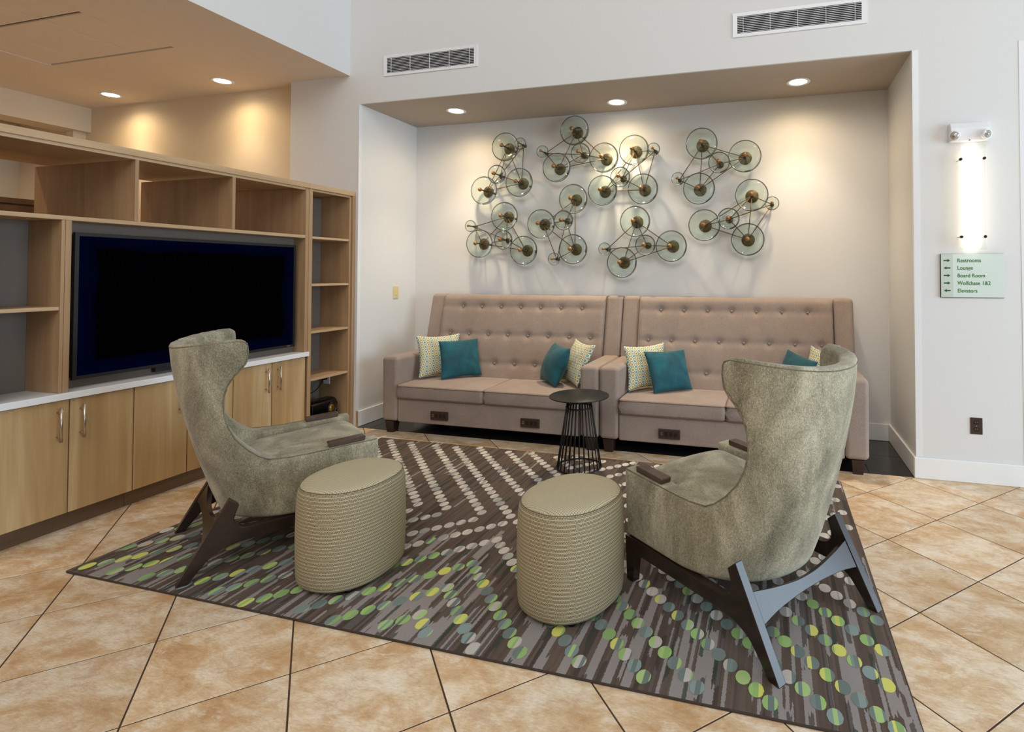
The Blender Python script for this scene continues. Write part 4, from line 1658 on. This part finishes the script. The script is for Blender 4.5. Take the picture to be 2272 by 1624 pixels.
def frame_poly():
    a = curve_pts([(0.032, 0.0), (0.085, 0.065), (0.128, 0.106), (0.20, 0.132), (0.32, 0.140)], 4)
    b = curve_pts([(0.730, 0.138), (0.762, 0.130), (0.785, 0.100), (0.798, 0.0)], 4)
    c = [(0.842, 0.0), (0.856, 0.199)]
    d = curve_pts([(0.30, 0.199), (0.240, 0.203), (0.208, 0.228), (0.205, 0.262), (0.222, 0.312)], 4)
    e = [(0.184, 0.347), (-0.012, 0.0)]
    return a + b + c + d + e


chair_parts = None


def armchair(ox, oy, ang, label):
    global chair_parts
    t = thing('wing_armchair', label, 'armchair', (ox, oy, RT + 0.0009), ang - pi / 2, 'grey-green wing armchairs on the rug')
    if chair_parts is None:
        parts = []
        body = chair_body()
        parts.append(('body', body, 'chenille'))
        s = chair_seat()
        s.materials.append(MATS['chenille'])
        s.polygons.foreach_set('use_smooth', [True] * len(s.polygons))
        parts.append(('seat_cushion', s, 'chenille'))
        # seam along the outer edge of arms, wings and top
        half = []
        for u in (0.842, 0.80, 0.70, 0.60, 0.50, 0.43):
            half.append((0.359, u, 0.497 + 0.012 * max(0, (u - 0.5) / 0.33)))
        for z in (0.505, 0.525, 0.565, 0.62, 0.68, 0.75, 0.82, 0.88, 0.93, 0.965, 0.99, 1.04, 1.075, 1.092):
            uf = interp(UFRONT, z) - 0.006
            q = path(z, uf, 0.0, 0.0)[-1]
            half.append((q[0] + 0.001, q[1], rise(z, q[0])))
        zt = 1.104
        top = [(s_, u_, rise(zt, s_) - 0.004) for s_, u_ in path(zt, interp(UFRONT, zt) - 0.02, 0.001, 0.001, 16)]
        right = half + top[::-1]
        left = [(-a, b, c) for a, b, c in right][::-1]
        bm = bmesh.new()
        tube_bm(bm, right + left[1:], 0.0022, 6)
        me = mesh(bm)
        me.materials.append(MATS['chenille_seam'])
        me.polygons.foreach_set('use_smooth', [True] * len(me.polygons))
        parts.append(('piping', me, None))
        for s_ in (-1, 1):
            a, b = sorted((s_ * 0.316, s_ * 0.356))
            me = prism_mesh([(u, z) for u, z in frame_poly()], a, b, 'YZ', 0.0025, 2)
            me.materials.append(MATS['espresso'])
            parts.append(('side_frame', me, None))
            me = prism_mesh([(0.612, 0.0), (0.785, 0.0), (0.790, 0.022), (0.785, 0.026), (0.612, 0.026), (0.607, 0.022)], -0.0275, 0.0275, 'YZ', 0.0025, 2)
            me.transform(Matrix.Translation((s_ * 0.318, 0, 0)) @ Matrix.Translation((0, 0.7, 0.505)) @ Matrix.Rotation(radians(3.0), 4, 'X') @ Matrix.Translation((0, -0.7, 0)))
            me.materials.append(MATS['cap_wood'])
            parts.append(('arm_cap', me, None))
        # arched stretcher between the rear legs, in the slant of the legs
        sl = math.atan2(0.196, 0.347)
        upc = curve_pts([(-0.3155, 0.290), (-0.20, 0.268), (-0.08, 0.252), (0.0, 0.249), (0.08, 0.252), (0.20, 0.268), (0.3155, 0.290)], 4)
        dnc = curve_pts([(0.3155, 0.180), (0.22, 0.196), (0.10, 0.205), (0.0, 0.207), (-0.10, 0.205), (-0.22, 0.196), (-0.3155, 0.180)], 4)
        me = prism_mesh(upc + dnc, 0.004, 0.030, 'XZ', 0.002, 2)
        me.transform(Matrix.Translation((0, -0.012, 0)) @ Matrix.Rotation(-sl, 4, 'X'))
        me.materials.append(MATS['espresso'])
        parts.append(('rear_stretcher', me, None))
        me = box_mesh(-0.3155, 0.3155, 0.70, 0.725, 0.145, 0.1985, 0.002, 1)
        me.materials.append(MATS['espresso'])
        parts.append(('front_stretcher', me, None))
        chair_parts = parts
    for nm, me, mt in chair_parts:
        new_obj(nm, me, None, t)
    return t


armchair(-2.897, 2.0625, radians(55.2), 'grey-green wing armchair on the left, in front of the television')
armchair(0.2255, 2.243, radians(142.8), 'grey-green wing armchair on the right, its back to the viewer')

# ------------------------------------------------------------------ glass bubble sculptures
# per sculpture: globe outlines as seen (pixel x, y): three large A B C, medium M, small S, then which large ones the small one is tied to
SCULP = [
    ('top left', (1120.8, 325.9), (1073.6, 422.8), (1151.8, 404.6), (1102.1, 386.7), (1154.4, 318.7), 'AC'),
    ('top, second from left', (1274.5, 289.5), (1234.7, 371.7), (1339.8, 349.7), (1287.9, 339.5), (1203.4, 336.3), 'AB'),
    ('top, third from left', (1406.4, 332.8), (1336.6, 422.5), (1426.4, 419.2), (1376.0, 392.6), (1450.0, 331.0), 'AC'),
    ('top right', (1556.5, 318.5), (1550.7, 418.3), (1652.4, 346.5), (1595.3, 360.5), (1504.0, 396.7), 'AB'),
    ('lower right', (1667.7, 432.7), (1562.6, 499.5), (1659.0, 531.2), (1616.4, 485.0), (1713.0, 451.0), 'AC'),
    ('lower left', (1119.0, 480.0), (1063.6, 540.5), (1161.4, 555.3), (1116.6, 531.9), (1043.9, 501.6), 'AB'),
    ('lower, second from left', (1271.6, 441.4), (1200.4, 496.6), (1271.0, 552.8), (1250.2, 488.7), (1228.7, 574.5), 'BC'),
    ('lower, third from left', (1409.0, 491.0), (1379.6, 582.4), (1489.3, 546.0), (1431.8, 543.7), (1341.4, 552.3), 'AB'),
]
RAD = {'A': 0.148, 'B': 0.148, 'C': 0.148, 'M': 0.099, 'S': 0.062}
OFF = {'A': 0.098, 'B': 0.098, 'C': 0.098, 'M': 0.118, 'S': 0.118}
PLATE = {'A': 0.060, 'B': 0.060, 'C': 0.060, 'M': 0.034, 'S': 0.018}


def globe_mesh(R, flat):
    bm = bmesh.new()
    bmesh.ops.create_uvsphere(bm, u_segments=40, v_segments=24, radius=R)
    for v in bm.verts:
        # flattened bubble with a softly dimpled front and back where the stem passes
        y, r = v.co.z, sqrt(v.co.x ** 2 + v.co.y ** 2)
        v.co = Vector((v.co.x, -y * flat, v.co.y))
    return mesh(bm)


GM = {k: globe_mesh(RAD[k], 0.42 if k in 'ABC' else 0.55) for k in 'AMS'}
for k in GM:
    GM[k].materials.append(MATS['bubble_glass'])
    GM[k].polygons.foreach_set('use_smooth', [True] * len(GM[k].polygons))
KM, PM, SM = {}, {}, {}
for k in 'AMS':
    kr = {'A': 0.021, 'M': 0.020, 'S': 0.014}[k]
    KM[k] = lathe_mesh([(max(0.0005, kr * sin(pi * i / 10)), -kr * cos(pi * i / 10)) for i in range(11)], 18, 'Y')
    KM[k].materials.append(MATS['knob_brass'])
    pr = PLATE[k]
    PM[k] = lathe_mesh([(0.0005, -0.016), (pr * 0.5, -0.014), (pr * 0.9, -0.008), (pr, -0.003), (pr, -0.0005), (0.0005, -0.0005)], 28, 'Y')
    PM[k].materials.append(MATS['aged_brass'])
    ln = OFF[k] + RAD[k] * (0.42 if k == 'A' else 0.55)
    SM[k] = lathe_mesh([(0.0005, -0.015), (0.006, -0.015), (0.006, -0.030), (0.012, -0.033), (0.012, -0.050), (0.006, -0.053), (0.006, -ln), (0.0005, -ln)], 14, 'Y')
    SM[k].materials.append(MATS['collar_dark'])
    for m in (KM[k], PM[k], SM[k]):
        m.polygons.foreach_set('use_smooth', [True] * len(m.polygons))
YF = YB - 0.0003
for where, a, b, c, m, s, tie in SCULP:
    node = {}
    for key, pxy in zip('ABCMS', (a, b, c, m, s)):
        p = on_y(pxy[0], pxy[1], YF - OFF[key])
        node[key] = (p.x, p.z)
    cx = sum(v[0] for v in node.values()) / 5
    cz = sum(v[1] for v in node.values()) / 5
    t = thing('wall_sculpture', 'brass and glass bubble wall sculpture, %s of the eight' % where, 'wall art', (cx, YF, cz), 0, 'bubble sculptures on the alcove wall')
    for key, (x, z) in node.items():
        g = key if key in 'MS' else 'A'
        flat = 0.42 if g == 'A' else 0.55
        kr = {'A': 0.021, 'M': 0.020, 'S': 0.014}[g]
        front = OFF[key] + RAD[key] * flat
        for nm, me, y in (('mount_plate', PM[g], 0), ('stem', SM[g], 0), ('globe', GM[g], -OFF[key]), ('knob', KM[g], -front - kr * 0.8)):
            o = new_obj(nm, me, None, t)
            o.location = (x - cx, y, z - cz)
    links = ['AB', 'BC', 'AC', 'AM', 'BM', 'CM', 'S' + tie[0], 'S' + tie[1], 'SM']
    for lk in links:
        p, q = node[lk[0]], node[lk[1]]
        tube('rod', 'rod_brass', [(p[0] - cx, -0.041, p[1] - cz), (q[0] - cx, -0.041, q[1] - cz)], 0.0042, t, 6)
